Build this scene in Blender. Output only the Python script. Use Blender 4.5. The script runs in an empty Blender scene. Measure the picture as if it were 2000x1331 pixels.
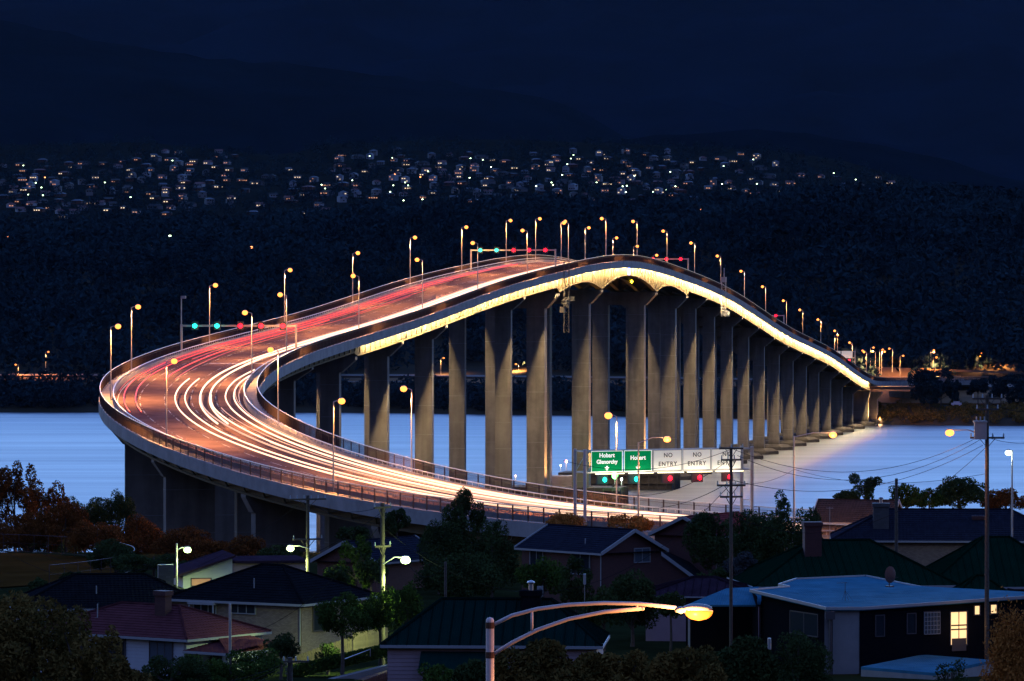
import bpy, math, random
import numpy as np
from mathutils import Vector, Matrix
rnd = random.Random(7)
nrg = np.random.default_rng(11)
sc = bpy.context.scene
COL = sc.collection

# ------------------------------------------------------------------ camera, sky, exposure
F, EYE, HOR = 8333.0, 52.3, 590.0          # focal length in photo pixels, eye height above the water, horizon row
cam = bpy.data.cameras.new('camera'); cam.lens = 150; cam.sensor_width = 36
cam.clip_start = 1; cam.clip_end = 40000
co = bpy.data.objects.new('camera', cam); COL.objects.link(co)
co.location = (0, 0, EYE); co.rotation_euler = (math.radians(90 - 0.519), 0, 0)
sc.camera = co
HAZE = 2.4e-6
world = bpy.data.worlds.new('World'); sc.world = world; world.use_nodes = True
wn = world.node_tree
bgn = wn.nodes['Background']
sky = wn.nodes.new('ShaderNodeTexSky'); sky.sky_type = 'NISHITA'; sky.sun_disc = False
sky.sun_elevation = math.radians(-4.0); sky.sun_rotation = math.radians(0); sky.altitude = 50
sky.air_density = 1.0; sky.dust_density = 0.3; sky.ozone_density = 2.0
wtint = wn.nodes.new('ShaderNodeMix'); wtint.data_type = 'RGBA'; wtint.blend_type = 'MULTIPLY'
wtint.inputs[0].default_value = 1.0
wn.links.new(sky.outputs[0], wtint.inputs[6]); wtint.inputs[7].default_value = (0.54, 0.81, 1.0, 1)
wn.links.new(wtint.outputs[2], bgn.inputs[0]); bgn.inputs[1].default_value = 38.0
sc.view_settings.view_transform = 'Standard'; sc.view_settings.look = 'None'
sc.view_settings.gamma = 1; sc.view_settings.use_curve_mapping = False; sc.view_settings.exposure = 0.0
sc.render.engine = 'CYCLES'
sc.cycles.use_denoising = True
sc.cycles.max_bounces = 4; sc.cycles.diffuse_bounces = 2; sc.cycles.glossy_bounces = 2
sc.cycles.transmission_bounces = 2; sc.cycles.volume_bounces = 0; sc.cycles.caustics_reflective = False
sc.cycles.sample_clamp_indirect = 4.0

def at(x, y, Y):            # a point at distance Y that the photograph shows at column x, row y
    return Vector(((x - 1000) * Y / F, Y, EYE - (y - HOR) * Y / F))

# ------------------------------------------------------------------ materials
def mat(name, col, rough=0.7, var=0.15, scale=1.0, bump=0.0, metal=0.0, emit=None, estr=0.0,
        uvw=None, wood=False, spec=0.06, coord='Object', bscale=None, sample=False):
    m = bpy.data.materials.new(name); m.use_nodes = True
    nt = m.node_tree; b = nt.nodes['Principled BSDF']
    b.inputs['Roughness'].default_value = rough; b.inputs['Metallic'].default_value = metal
    b.inputs['Specular IOR Level'].default_value = spec
    b.inputs['Base Color'].default_value = (*col, 1)
    tc = nt.nodes.new('ShaderNodeTexCoord')
    if var > 0:
        n = nt.nodes.new('ShaderNodeTexNoise'); n.inputs['Scale'].default_value = scale
        n.inputs['Detail'].default_value = 5; n.inputs['Roughness'].default_value = 0.65
        nt.links.new(tc.outputs[coord], n.inputs['Vector'])
        r = nt.nodes.new('ShaderNodeMapRange')
        r.inputs[1].default_value = 0.3; r.inputs[2].default_value = 0.7
        r.inputs[3].default_value = 1 - var; r.inputs[4].default_value = 1 + var
        nt.links.new(n.outputs['Fac'], r.inputs[0])
        mx = nt.nodes.new('ShaderNodeMix'); mx.data_type = 'RGBA'; mx.blend_type = 'MULTIPLY'
        mx.inputs[0].default_value = 1; mx.inputs[6].default_value = (*col, 1)
        nt.links.new(r.outputs[0], mx.inputs[7]); nt.links.new(mx.outputs[2], b.inputs['Base Color'])
        if bump > 0:
            n2 = nt.nodes.new('ShaderNodeTexNoise'); n2.inputs['Scale'].default_value = bscale or scale * 6
            nt.links.new(tc.outputs[coord], n2.inputs['Vector'])
            bp = nt.nodes.new('ShaderNodeBump'); bp.inputs['Strength'].default_value = bump
            bp.inputs['Distance'].default_value = 0.05
            nt.links.new(n2.outputs['Fac'], bp.inputs['Height']); nt.links.new(bp.outputs[0], b.inputs['Normal'])
    if uvw:                  # ribs that run up the roof slope: UV u is metres along the eave
        w = nt.nodes.new('ShaderNodeTexWave'); w.inputs['Scale'].default_value = uvw
        w.inputs['Distortion'].default_value = 0
        nt.links.new(tc.outputs['UV'], w.inputs['Vector'])
        bp = nt.nodes.new('ShaderNodeBump'); bp.inputs['Strength'].default_value = 0.8
        bp.inputs['Distance'].default_value = 0.04
        nt.links.new(w.outputs['Fac'], bp.inputs['Height']); nt.links.new(bp.outputs[0], b.inputs['Normal'])
    if emit:
        b.inputs['Emission Color'].default_value = (*emit, 1)
        b.inputs['Emission Strength'].default_value = estr
        if not sample: m.cycles.emission_sampling = 'NONE'
    return m

def brick_mat(name, c1, c2, mortar, L=0.24, Hh=0.086):
    m = bpy.data.materials.new(name); m.use_nodes = True
    nt = m.node_tree; b = nt.nodes['Principled BSDF']; b.inputs['Roughness'].default_value = 0.85
    tc = nt.nodes.new('ShaderNodeTexCoord'); br = nt.nodes.new('ShaderNodeTexBrick')
    br.inputs['Scale'].default_value = 1.0; br.inputs['Brick Width'].default_value = L
    br.inputs['Row Height'].default_value = Hh; br.inputs['Mortar Size'].default_value = 0.008
    br.inputs['Color1'].default_value = (*c1, 1); br.inputs['Color2'].default_value = (*c2, 1)
    br.inputs['Mortar'].default_value = (*mortar, 1)
    nt.links.new(tc.outputs['UV'], br.inputs['Vector'])
    nt.links.new(br.outputs['Color'], b.inputs['Base Color'])
    bp = nt.nodes.new('ShaderNodeBump'); bp.inputs['Strength'].default_value = 0.5; bp.inputs['Distance'].default_value = 0.01
    bp.invert = True
    nt.links.new(br.outputs['Fac'], bp.inputs['Height']); nt.links.new(bp.outputs[0], b.inputs['Normal'])
    return m

M = {}
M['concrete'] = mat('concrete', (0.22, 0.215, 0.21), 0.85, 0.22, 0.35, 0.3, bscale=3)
M['pier'] = mat('pier_concrete', (0.155, 0.14, 0.125), 0.9, 0.22, 0.25, 0.3, bscale=2)
def streaks(m):          # rain streaks and tide darkening on concrete
    nt = m.node_tree; b = nt.nodes['Principled BSDF']; src = b.inputs['Base Color'].links[0].from_socket
    g_ = nt.nodes.new('ShaderNodeNewGeometry'); mp = nt.nodes.new('ShaderNodeMapping'); mp.inputs['Scale'].default_value = (0.7, 0.7, 0.07)
    n = nt.nodes.new('ShaderNodeTexNoise'); n.inputs['Scale'].default_value = 1.0; n.inputs['Detail'].default_value = 4
    nt.links.new(g_.outputs['Position'], mp.inputs['Vector']); nt.links.new(mp.outputs[0], n.inputs['Vector'])
    r = nt.nodes.new('ShaderNodeMapRange'); r.inputs[1].default_value = 0.35; r.inputs[2].default_value = 0.62; r.inputs[3].default_value = 0.86; r.inputs[4].default_value = 1.15
    nt.links.new(n.outputs['Fac'], r.inputs[0])
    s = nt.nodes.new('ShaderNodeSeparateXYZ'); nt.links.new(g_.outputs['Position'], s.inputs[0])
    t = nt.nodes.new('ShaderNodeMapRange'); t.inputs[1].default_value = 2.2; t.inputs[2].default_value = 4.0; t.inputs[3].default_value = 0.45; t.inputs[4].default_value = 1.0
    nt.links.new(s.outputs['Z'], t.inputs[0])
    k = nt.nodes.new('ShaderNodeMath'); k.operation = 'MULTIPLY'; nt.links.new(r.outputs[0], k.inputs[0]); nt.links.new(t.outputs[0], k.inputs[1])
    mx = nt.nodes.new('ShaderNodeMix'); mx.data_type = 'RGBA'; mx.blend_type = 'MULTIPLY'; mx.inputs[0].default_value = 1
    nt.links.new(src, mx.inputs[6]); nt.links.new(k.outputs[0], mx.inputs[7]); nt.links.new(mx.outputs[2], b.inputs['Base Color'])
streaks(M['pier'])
M['cap'] = mat('wet_pile_cap_concrete', (0.075, 0.068, 0.060), 0.8, 0.3, 0.4, 0.4, bscale=2)
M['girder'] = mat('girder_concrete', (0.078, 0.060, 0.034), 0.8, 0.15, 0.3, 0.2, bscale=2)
M['asphalt'] = mat('asphalt', (0.115, 0.074, 0.072), 0.7, 0.28, 0.25, 0.2, bscale=8, spec=0.0)
M['path'] = mat('footpath_concrete', (0.22, 0.20, 0.18), 0.85, 0.15, 0.5)
M['fence_metal'] = mat('fence_metal', (0.07, 0.05, 0.05), 0.5, 0.1, 2, metal=0.3)
M['rail_metal'] = mat('galvanised_rail', (0.42, 0.40, 0.38), 0.42, 0.1, 2, metal=0.7)
M['paint'] = mat('road_paint', (0.36, 0.34, 0.32), 0.6, 0.15, 1.5)
M['pole'] = mat('grey_pole_steel', (0.42, 0.40, 0.38), 0.45, 0.08, 3, metal=0.55)
M['pole_pink'] = mat('painted_and_lamplit_steel', (0.62, 0.50, 0.44), 0.5, 0.1, 12)
M['housing'] = mat('lamp_housing', (0.35, 0.34, 0.32), 0.5, 0.05, 3)
M['sodium'] = mat('sodium_glass', (0.2, 0.08, 0.02), 0.3, 0, emit=(1.0, 0.30, 0.055), estr=3.4)
M['sodium_far'] = mat('sodium_glass_far', (0.2, 0.08, 0.02), 0.3, 0, emit=(1.0, 0.28, 0.055), estr=2.6)
M['mercury'] = mat('mercury_glass', (0.8, 0.95, 0.6), 0.3, 0, emit=(0.72, 1.0, 0.38), estr=3.6)
M['coolwhite'] = mat('cool_white_glass', (0.9, 0.95, 0.9), 0.3, 0, emit=(0.8, 1.0, 0.85), estr=5)
M['sig_red'] = mat('red_signal_glass', (0.8, 0.05, 0.05), 0.3, 0, emit=(1.0, 0.008, 0.028), estr=4.5)
M['sig_teal'] = mat('teal_signal_glass', (0.05, 0.7, 0.6), 0.3, 0, emit=(0.02, 0.80, 0.55), estr=3)
M['sig_green'] = mat('green_beacon_glass', (0.05, 0.8, 0.1), 0.3, 0, emit=(0.10, 1.0, 0.12), estr=20)
M['sig_blue'] = mat('blue_beacon_glass', (0.05, 0.1, 0.9), 0.3, 0, emit=(0.02, 0.12, 1.0), estr=5)
M['sig_yellow'] = mat('yellow_beacon_glass', (0.9, 0.7, 0.05), 0.3, 0, emit=(1.0, 0.75, 0.02), estr=16)
M['pinklamp'] = mat('pink_beacon_glass', (0.9, 0.4, 0.4), 0.3, 0, emit=(1.0, 0.30, 0.30), estr=3)
M['flood'] = mat('floodlight_glass', (0.9, 0.8, 0.5), 0.3, 0, emit=(1.0, 0.85, 0.5), estr=4)
M['trail_white'] = mat('white_headlight_streak', (0.05, 0.05, 0.05), 0.5, 0, emit=(1.0, 0.60, 0.37), estr=2.3, sample=True)
M['trail_soft'] = mat('soft_headlight_streak', (0.05, 0.05, 0.05), 0.5, 0, emit=(1.0, 0.5, 0.3), estr=1.0, sample=True)
M['trail_red'] = mat('red_taillight_streak', (0.03, 0.0, 0.0), 0.5, 0, emit=(1.0, 0.035, 0.008), estr=1.4, sample=True)
M['trail_dim'] = mat('dim_taillight_streak', (0.03, 0.0, 0.0), 0.5, 0, emit=(1.0, 0.06, 0.02), estr=0.6, sample=True)
M['dark'] = mat('dark_steel', (0.05, 0.05, 0.055), 0.5, 0.1, 2)
M['window_dark'] = mat('dark_window_glass', (0.02, 0.025, 0.03), 0.08, 0)
M['window_blind'] = mat('blind_behind_glass', (0.07, 0.085, 0.1), 0.4, 0.05, 4)
M['window_lit'] = mat('lit_window', (0.8, 0.6, 0.3), 0.5, 0, emit=(1.0, 0.62, 0.28), estr=1.3)
M['frame_white'] = mat('white_window_frame', (0.28, 0.28, 0.27), 0.5, 0.05, 5)
M['frame_dark'] = mat('dark_window_frame', (0.08, 0.07, 0.07), 0.5, 0.05, 5)
M['white_paint'] = mat('white_house_paint', (0.3, 0.3, 0.29), 0.6, 0.1, 1.2)
M['gutter'] = mat('painted_gutter', (0.3, 0.3, 0.29), 0.5, 0.06, 2)
M['wood'] = mat('weathered_pole_wood', (0.09, 0.075, 0.06), 0.9, 0.3, 6, 0.4)
M['paling'] = mat('weathered_fence_wood', (0.12, 0.09, 0.065), 0.9, 0.35, 3, 0.3)
M['wire'] = mat('wire', (0.02, 0.02, 0.022), 0.9, 0, spec=0.0)
M['insulator'] = mat('glazed_insulator', (0.30, 0.38, 0.40), 0.2, 0)
M['render_wall'] = mat('rendered_wall', (0.22, 0.21, 0.2), 0.85, 0.1, 1)
M['grass'] = mat('grass_ground', (0.014, 0.018, 0.007), 0.95, 0.45, 0.25, 0.5, bscale=6, spec=0.0)

# ------------------------------------------------------------------ mesh helper
class MB:
    def __init__(s): s.v = []; s.f = []; s.uv = []
    def quad(s, a, b, c, d, uv=None):
        n = len(s.v); s.v += [tuple(a), tuple(b), tuple(c), tuple(d)]; s.f.append((n, n+1, n+2, n+3)); s.uv.append(uv or ((0,0),(1,0),(1,1),(0,1)))
    def tri(s, a, b, c, uv=None):
        n = len(s.v); s.v += [tuple(a), tuple(b), tuple(c)]; s.f.append((n, n+1, n+2)); s.uv.append(uv or ((0,0),(1,0),(1,1)))
    def wall(s, a, b, z0, z1, z2=None):        # vertical quad from a to b (xy), with metric UV
        z2 = z1 if z2 is None else z2
        L = math.hypot(b[0]-a[0], b[1]-a[1])
        s.quad((a[0],a[1],z0),(b[0],b[1],z0),(b[0],b[1],z2),(a[0],a[1],z1), ((0,z0),(L,z0),(L,z2),(0,z1)))
    def hexa(s, p):          # 8 corners: 4 bottom ccw, 4 top ccw
        n = len(s.v); s.v += [tuple(q) for q in p]
        for f in ((3,2,1,0),(4,5,6,7),(0,1,5,4),(1,2,6,5),(2,3,7,6),(3,0,4,7)):
            s.f.append(tuple(n+i for i in f)); s.uv.append(((0,0),(1,0),(1,1),(0,1)))
    def box(s, x0, x1, y0, y1, z0, z1):
        s.hexa([(x0,y0,z0),(x1,y0,z0),(x1,y1,z0),(x0,y1,z0),(x0,y0,z1),(x1,y0,z1),(x1,y1,z1),(x0,y1,z1)])
    def bar(s, a, b, w, h=None, up=(0,0,1)):
        a = Vector(a); b = Vector(b); h = w if h is None else h
        d = (b-a).normalized(); u = Vector(up)
        if abs(d.dot(u)) > 0.95: u = Vector((0,1,0))
        r = d.cross(u).normalized(); u = r.cross(d).normalized()
        p = []
        for q in (a, b): p.append([q - r*w/2 - u*h/2, q + r*w/2 - u*h/2, q + r*w/2 + u*h/2, q - r*w/2 + u*h/2])
        s.hexa([p[0][0], p[0][1], p[1][1], p[1][0], p[0][3], p[0][2], p[1][2], p[1][3]])
    def tube(s, pts, r, n=6, r2=None):
        pts = [Vector(p) for p in pts]; m = len(pts); base = len(s.v)
        for i, p in enumerate(pts):
            d = (pts[min(i+1, m-1)] - pts[max(i-1, 0)]).normalized()
            u = Vector((0,0,1)) if abs(d.z) < 0.9 else Vector((0,1,0))
            a = d.cross(u).normalized(); b = a.cross(d)
            rr = r if r2 is None else r + (r2 - r)*i/(m-1)
            for k in range(n):
                t = 2*math.pi*k/n; s.v.append(tuple(p + a*math.cos(t)*rr + b*math.sin(t)*rr))
        for i in range(m-1):
            for k in range(n):
                k2 = (k+1) % n
                s.f.append((base+i*n+k, base+i*n+k2, base+(i+1)*n+k2, base+(i+1)*n+k)); s.uv.append(((0,0),(1,0),(1,1),(0,1)))
        s.f.append(tuple(base+k for k in reversed(range(n)))); s.uv.append(tuple((0,0) for _ in range(n)))
        s.f.append(tuple(base+(m-1)*n+k for k in range(n))); s.uv.append(tuple((0,0) for _ in range(n)))
    def ell(s, c, rx, ry, rz, n=10, m=6, z0=-1.0, z1=1.0):     # ellipsoid slice
        base = len(s.v); rows = []
        for i in range(m+1):
            zz = z0 + (z1-z0)*i/m; rr = math.sqrt(max(0, 1-zz*zz))
            rows.append([len(s.v)+k for k in range(n)])
            for k in range(n):
                t = 2*math.pi*k/n; s.v.append((c[0]+rx*rr*math.cos(t), c[1]+ry*rr*math.sin(t), c[2]+rz*zz))
        for i in range(m):
            for k in range(n):
                s.f.append((rows[i][k], rows[i][(k+1)%n], rows[i+1][(k+1)%n], rows[i+1][k])); s.uv.append(((0,0),)*4)
        s.f.append(tuple(reversed(rows[0]))); s.uv.append(((0,0),)*n); s.f.append(tuple(rows[-1])); s.uv.append(((0,0),)*n)
    def mesh(s, name, m):
        me = bpy.data.meshes.new(name); me.from_pydata(s.v, [], s.f)
        if m is not None: me.materials.append(m)
        ul = me.uv_layers.new(name='UVMap')
        flat = [c for f in s.uv for q in f for c in q]
        ul.data.foreach_set('uv', flat)
        me.update(); return me
    def build(s, name, m, parent=None, smooth=False):
        me = s.mesh(name, m)
        if smooth: me.shade_smooth()
        return link(name, me, parent)

def link(name, data, parent=None):
    o = bpy.data.objects.new(name, data); COL.objects.link(o)
    if parent is not None: o.parent = parent
    return o
def tag(o, label=None, cat=None, group=None, kind=None):
    if label: o['label'] = label
    if cat: o['category'] = cat
    if group: o['group'] = group
    if kind: o['kind'] = kind
    return o
def empty(name, loc=(0,0,0), rz=0, label=None, cat=None, group=None):
    o = link(name, None); o.location = loc; o.rotation_euler = (0,0,rz); o.empty_display_size = 0.5
    return tag(o, label, cat, group)
def copy_thing(o, loc=None, rz=None, label=None):
    c = o.copy(); COL.objects.link(c)
    if loc is not None: c.location = loc
    if rz is not None: c.rotation_euler = (0,0,rz)
    if label: c['label'] = label
    for ch in list(o.children):
        d = ch.copy(); COL.objects.link(d); d.parent = c
        for g in list(ch.children):
            e = g.copy(); COL.objects.link(e); e.parent = d
    return c
def quads_mesh(name, Q, m):      # Q: (n,4,3) numpy
    n = len(Q); me = bpy.data.meshes.new(name)
    me.vertices.add(n*4); me.vertices.foreach_set('co', Q.reshape(-1).astype(np.float32))
    me.loops.add(n*4); me.loops.foreach_set('vertex_index', np.arange(n*4, dtype=np.int32))
    me.polygons.add(n); me.polygons.foreach_set('loop_start', np.arange(0, n*4, 4, dtype=np.int32))
    me.update(calc_edges=True); me.materials.append(m); return me
def lamp_light(kind, name, parent, loc, power, col, radius=0.2, cone=None, size=None, rot=None):
    L = bpy.data.lights.new(name, kind); L.energy = power; L.color = col
    if kind in ('POINT', 'SPOT'): L.shadow_soft_size = radius
    if cone: L.spot_size = math.radians(cone); L.spot_blend = 0.6
    if size: L.shape = 'RECTANGLE'; L.size, L.size_y = size
    o = link(name, L, parent); o.location = loc
    if rot is not None: o.rotation_euler = rot
    return o

# ------------------------------------------------------------------ terrain
def interp(x, xs, ys): return float(np.interp(x, xs, ys))
def ss(a, b, x):
    t = np.clip((x-a)/(b-a), 0, 1); return t*t*(3-2*t)
def ground_z(x, y):
    zl = np.interp(y, [-200,0,40,60,120,200,250,300,400,440,520,560,620,700,760,2000], [45,47,42,40.5,36.5,31,29,26.2,25.2,22.2,22,15,5,-4,-8,-10])
    zr = np.interp(y, [-200,0,40,60,120,200,250,300,400,470,500,560,620,700,760,2000], [45,47,42,40.5,36.5,31,29,26.2,25.5,25.5,24,16,6,-4,-8,-10])
    t = ss(-32, -8, np.asarray(x, float)); return zl*(1-t)+zr*t
def grid_mesh(name, xs, ys, fz, m):
    X, Y = np.meshgrid(xs, ys); Z = fz(X, Y)
    V = np.stack([X, Y, Z], -1).reshape(-1, 3); nx, ny = len(xs), len(ys)
    me = bpy.data.meshes.new(name); me.vertices.add(len(V)); me.vertices.foreach_set('co', V.reshape(-1).astype(np.float32))
    i = np.arange(nx-1)[None, :] + nx*np.arange(ny-1)[:, None]
    Fc = np.stack([i, i+1, i+1+nx, i+nx], -1).reshape(-1)
    n = len(Fc)//4
    me.loops.add(n*4); me.loops.foreach_set('vertex_index', Fc.astype(np.int32))
    me.polygons.add(n); me.polygons.foreach_set('loop_start', np.arange(0, n*4, 4, dtype=np.int32))
    me.update(calc_edges=True); me.materials.append(m); me.shade_smooth(); return me
g = link('ground', grid_mesh('ground', np.arange(-400, 401, 8.0), np.arange(-100, 780, 8.0), ground_z, M['grass']))
tag(g, 'dark grassy hillside carrying the houses down to the river', kind='structure')

def fbm(X, Y, s, seed=0, oct=4):
    r = np.random.default_rng(seed); out = 0*X; a = 1.0; tot = 0
    for o in range(oct):
        for k in range(5):
            th = r.uniform(0, 6.28); ph = r.uniform(0, 6.28); q = 6.28/(s*r.uniform(.7, 1.4))
            out = out + a*np.sin(q*(X*np.cos(th)+Y*np.sin(th))+ph)/5*1.6
        tot += a; a *= 0.5; s *= 0.5
    return out/tot
M['far_bank'] = mat('far_bank_ground', (0.035, 0.028, 0.016), 0.95, 0.4, 0.02, 0)
M['far_hill'] = mat('far_wooded_ground', (0.010, 0.013, 0.012), 1.0, 0.4, 0.02, 0, spec=0)
M['mountain'] = mat('mountain_bush', (0.002, 0.007, 0.013), 1.0, 0.3, 0.004, 0, spec=0)
M['mountain2'] = mat('high_mountain_slope', (0.003, 0.009, 0.020), 1.0, 0.3, 0.003, 0, spec=0)
def shore_y(X):      # distance of the far waterline
    return np.interp(X, [-600,-250,-60,80,130,165,200,260,700], [2040,2020,2010,1930,1880,1810,1800,1800,1760])
RIDGE_PX = ([-300,0,120,250,400,550,700,850,1000,1150,1300,1500,1700,1850,2000,2300], [470,458,462,440,452,440,425,425,412,410,412,405,400,410,425,440])
def bank_z(X, Y):
    d = Y - shore_y(X)
    z = np.interp(d, [-60,-2,6,40,70,110,140,200,330,500], [-6,-0.5,2.0,6,11,15,16,22,36,60])
    px = 1000 + F*X/Y
    zr = EYE + (HOR - np.interp(px, *RIDGE_PX))*2800/F - 9      # crest of the wooded ridge
    t = ss(140, 800, d); t2 = ss(900, 1500, d)
    z2 = z*(1-t) + zr*t
    z2 = z2*(1-t2) + (zr*0.55)*t2
    return z2 + fbm(X, Y, 260, 3)*4*ss(150, 400, d)
bank = link('far_shore', grid_mesh('far_shore', np.arange(-760, 961, 12.0), np.concatenate([np.arange(1690, 2300, 8.0), np.arange(2300, 3401, 20.0)]), bank_z, M['far_bank']))
tag(bank, 'dark far river bank rising into a wooded ridge', kind='structure')
SUB_PX = ([-400,0,100,300,450,560,640,900,1200,1500,1650,1800,2000,2400], [285,285,285,282,290,300,280,278,278,292,315,355,390,420])
def sub_z(X, Y):
    px = 1000 + F*X/Y
    ztop = EYE + (HOR - np.interp(px, *SUB_PX))*5400/F
    t = np.clip((Y-3300)/2100, 0, 1)
    return 80 + (ztop-80)*t**1.15 - np.clip((Y-5400)/900, 0, 1)*60 + fbm(X, Y, 500, 5)*5*t
sub = link('hill', grid_mesh('suburb_hill', np.arange(-1500, 1501, 30.0), np.arange(3300, 6301, 30.0), sub_z, M['far_hill']))
tag(sub, 'dark hillside suburb behind the wooded ridge', kind='structure')
def ridge_hill(name, Y0, depth, pxs, ys, m, label, seed, amp=6, step=60):
    def fz(X, Y):
        px = 1000 + F*X/Y0
        zt = EYE + (HOR - np.interp(px, pxs, ys))*Y0/F
        t = np.clip((Y-(Y0-depth))/depth, 0, 1)
        zz = 60 + (zt-60)*t**0.9
        zz = zz - np.clip((Y-Y0)/600, 0, 1)*120
        return zz + fbm(X, Y, 900, seed, 6)*amp*3*t*(1-t)*4 + fbm(X, Y, 90, seed+1, 3)*amp*0.8
    w = Y0*0.16
    o = link(name, grid_mesh(name, np.arange(-w, w+1, step), np.arange(Y0-depth, Y0+601, step), fz, m))
    return tag(o, label, kind='structure')
ridge_hill('hill', 7000, 1100, [-500,900,1000,1150,1250,1400,1500,1600,1750,1850,1950,2400], [300,300,292,280,262,256,248,262,288,308,345,380], M['mountain'], 'low dark wooded hill right of centre behind the suburb', 21, 4, 40)
ridge_hill('mountain', 9000, 2400, [-500,0,100,300,450,600,750,900,1000,1100,1170,1240,1300,1700,2400], [0,38,62,100,116,130,150,165,180,205,240,278,300,420,480], M['mountain'], 'near mountain shoulder falling from upper left to centre', 31, 14, 50)
ridge_hill('mountain', 13000, 3600, [-900,0,700,1300,2000,2900], [-90,-90,-110,-130,-100,-70], M['mountain2'], 'high mountain wall filling the top of the view', 41, 34, 90)

# ------------------------------------------------------------------ water
def water_mat():
    m = bpy.data.materials.new('river_water'); m.use_nodes = True; nt = m.node_tree
    b = nt.nodes['Principled BSDF']; b.inputs['Base Color'].default_value = (0.02, 0.03, 0.045, 1)
    b.inputs['IOR'].default_value = 1.33; b.inputs['Roughness'].default_value = 0.3
    g = nt.nodes.new('ShaderNodeNewGeometry')
    mp = nt.nodes.new('ShaderNodeMapping'); mp.inputs['Scale'].default_value = (0.004, 0.05, 1)
    n = nt.nodes.new('ShaderNodeTexNoise'); n.inputs['Scale'].default_value = 1; n.inputs['Detail'].default_value = 6
    nt.links.new(g.outputs['Position'], mp.inputs['Vector']); nt.links.new(mp.outputs[0], n.inputs['Vector'])
    r = nt.nodes.new('ShaderNodeMapRange'); r.inputs[1].default_value = 0.3; r.inputs[2].default_value = 0.7
    r.inputs[3].default_value = 0.40; r.inputs[4].default_value = 0.48
    nt.links.new(n.outputs['Fac'], r.inputs[0]); nt.links.new(r.outputs[0], b.inputs['Roughness'])
    mp2 = nt.nodes.new('ShaderNodeMapping'); mp2.inputs['Scale'].default_value = (0.03, 0.14, 1)
    n2 = nt.nodes.new('ShaderNodeTexNoise'); n2.inputs['Scale'].default_value = 1; n2.inputs['Detail'].default_value = 4
    nt.links.new(g.outputs['Position'], mp2.inputs['Vector']); nt.links.new(mp2.outputs[0], n2.inputs['Vector'])
    bp = nt.nodes.new('ShaderNodeBump'); bp.inputs['Strength'].default_value = 0.3; bp.inputs['Distance'].default_value = 0.5
    nt.links.new(n2.outputs['Fac'], bp.inputs['Height']); nt.links.new(bp.outputs[0], b.inputs['Normal'])
    return m
M['water'] = water_mat()
w = MB(); w.quad((-1600, 560, 0), (1600, 560, 0), (1600, 2300, 0), (-1600, 2300, 0))
tag(w.build('river', M['water']), 'smooth pale blue river under the bridge', kind='structure')

# ------------------------------------------------------------------ bridge path
S = np.arange(-960, 900, 4.0)
KK = [-720,-600,-480,-400,-320,-250]; KV = [0.0011,0.0007,0.0039,0.0018,0.0008,0.0]
ZK = np.array([-960,-840,-720,-600,-480,-360,-240,-150,-60,0,47,95,156,240,400,560,711,760,830,900.])
ZV = np.array([28.5,28.5,28.5,27.82,35.15,42.26,48.66,54.93,59.8,62.23,62.84,61.79,59.22,54.62,41.79,31.08,19.0,17.6,17.0,17.])
WK = [-640,-420,-250,100]; WV = [10.8,12.4,11.7,12.1]
def cspl(xk, yk, x):
    n = len(xk); h = np.diff(xk); A = np.eye(n); r = np.zeros(n)
    for i in range(1, n-1):
        A[i,i-1] = h[i-1]; A[i,i] = 2*(h[i-1]+h[i]); A[i,i+1] = h[i]; r[i] = 6*((yk[i+1]-yk[i])/h[i]-(yk[i]-yk[i-1])/h[i-1])
    m = np.linalg.solve(A, r); j = np.clip(np.searchsorted(xk, x)-1, 0, n-2)
    a = xk[j+1]-x; b = x-xk[j]; hh = h[j]
    return m[j]*a**3/6/hh+m[j+1]*b**3/6/hh+(yk[j]/hh-m[j]*hh/6)*a+(yk[j+1]/hh-m[j+1]*hh/6)*b
KAP = np.interp(S, KK, KV); KAP[S > -250] = 0; KAP[S > 716] = 0.0065
BZ = cspl(ZK, ZV, S); BW = np.interp(S, WK, WV); BW = BW + np.interp(S, [700, 780, 900], [0, -2.5, -3])
BX = np.zeros(len(S)); BY = np.zeros(len(S)); TH = np.zeros(len(S)); TH[:] = math.radians(10.38)
i0 = int(np.argmin(abs(S)))
BX[i0] = 23.2-math.cos(TH[i0])*(BW[i0]-1.5); BY[i0] = 1100+math.sin(TH[i0])*(BW[i0]-1.5)
for i in range(i0-1, -1, -1):
    TH[i] = TH[i+1]-KAP[i]*4; BX[i] = BX[i+1]-math.sin(TH[i])*4; BY[i] = BY[i+1]-math.cos(TH[i])*4
for i in range(i0+1, len(S)):
    TH[i] = TH[i-1]+KAP[i]*4; BX[i] = BX[i-1]+math.sin(TH[i])*4; BY[i] = BY[i-1]+math.cos(TH[i])*4
def fr(s):
    return (float(np.interp(s, S, BX)), float(np.interp(s, S, BY)), float(np.interp(s, S, BZ)),
            float(np.interp(s, S, TH)), float(np.interp(s, S, BW)))
def P(s, u, dz=0.0):        # s metres along, u metres right of the centre line, dz above the road
    x, y, z, th, w = fr(s)
    return Vector((x+u*math.cos(th), y-u*math.sin(th), z+dz))
def HW(s): return float(np.interp(s, S, BW))
def to_px(p): return (1000+F*p[0]/p[1], HOR+F*(EYE-p[2])/p[1])
def find_s(xpix, side, lo, hi, inset=1.9):
    best = None
    for s in np.arange(lo, hi, 1.0):
        w = HW(s)-inset; q = P(s, side*w); d = abs(to_px(q)[0]-xpix)
        if best is None or d < best[0]: best = (d, s)
    return float(best[1])
def stations(s0, s1, step=8):
    n = max(1, int(round((s1-s0)/step))); return [s0+(s1-s0)*i/n for i in range(n+1)]
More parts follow.
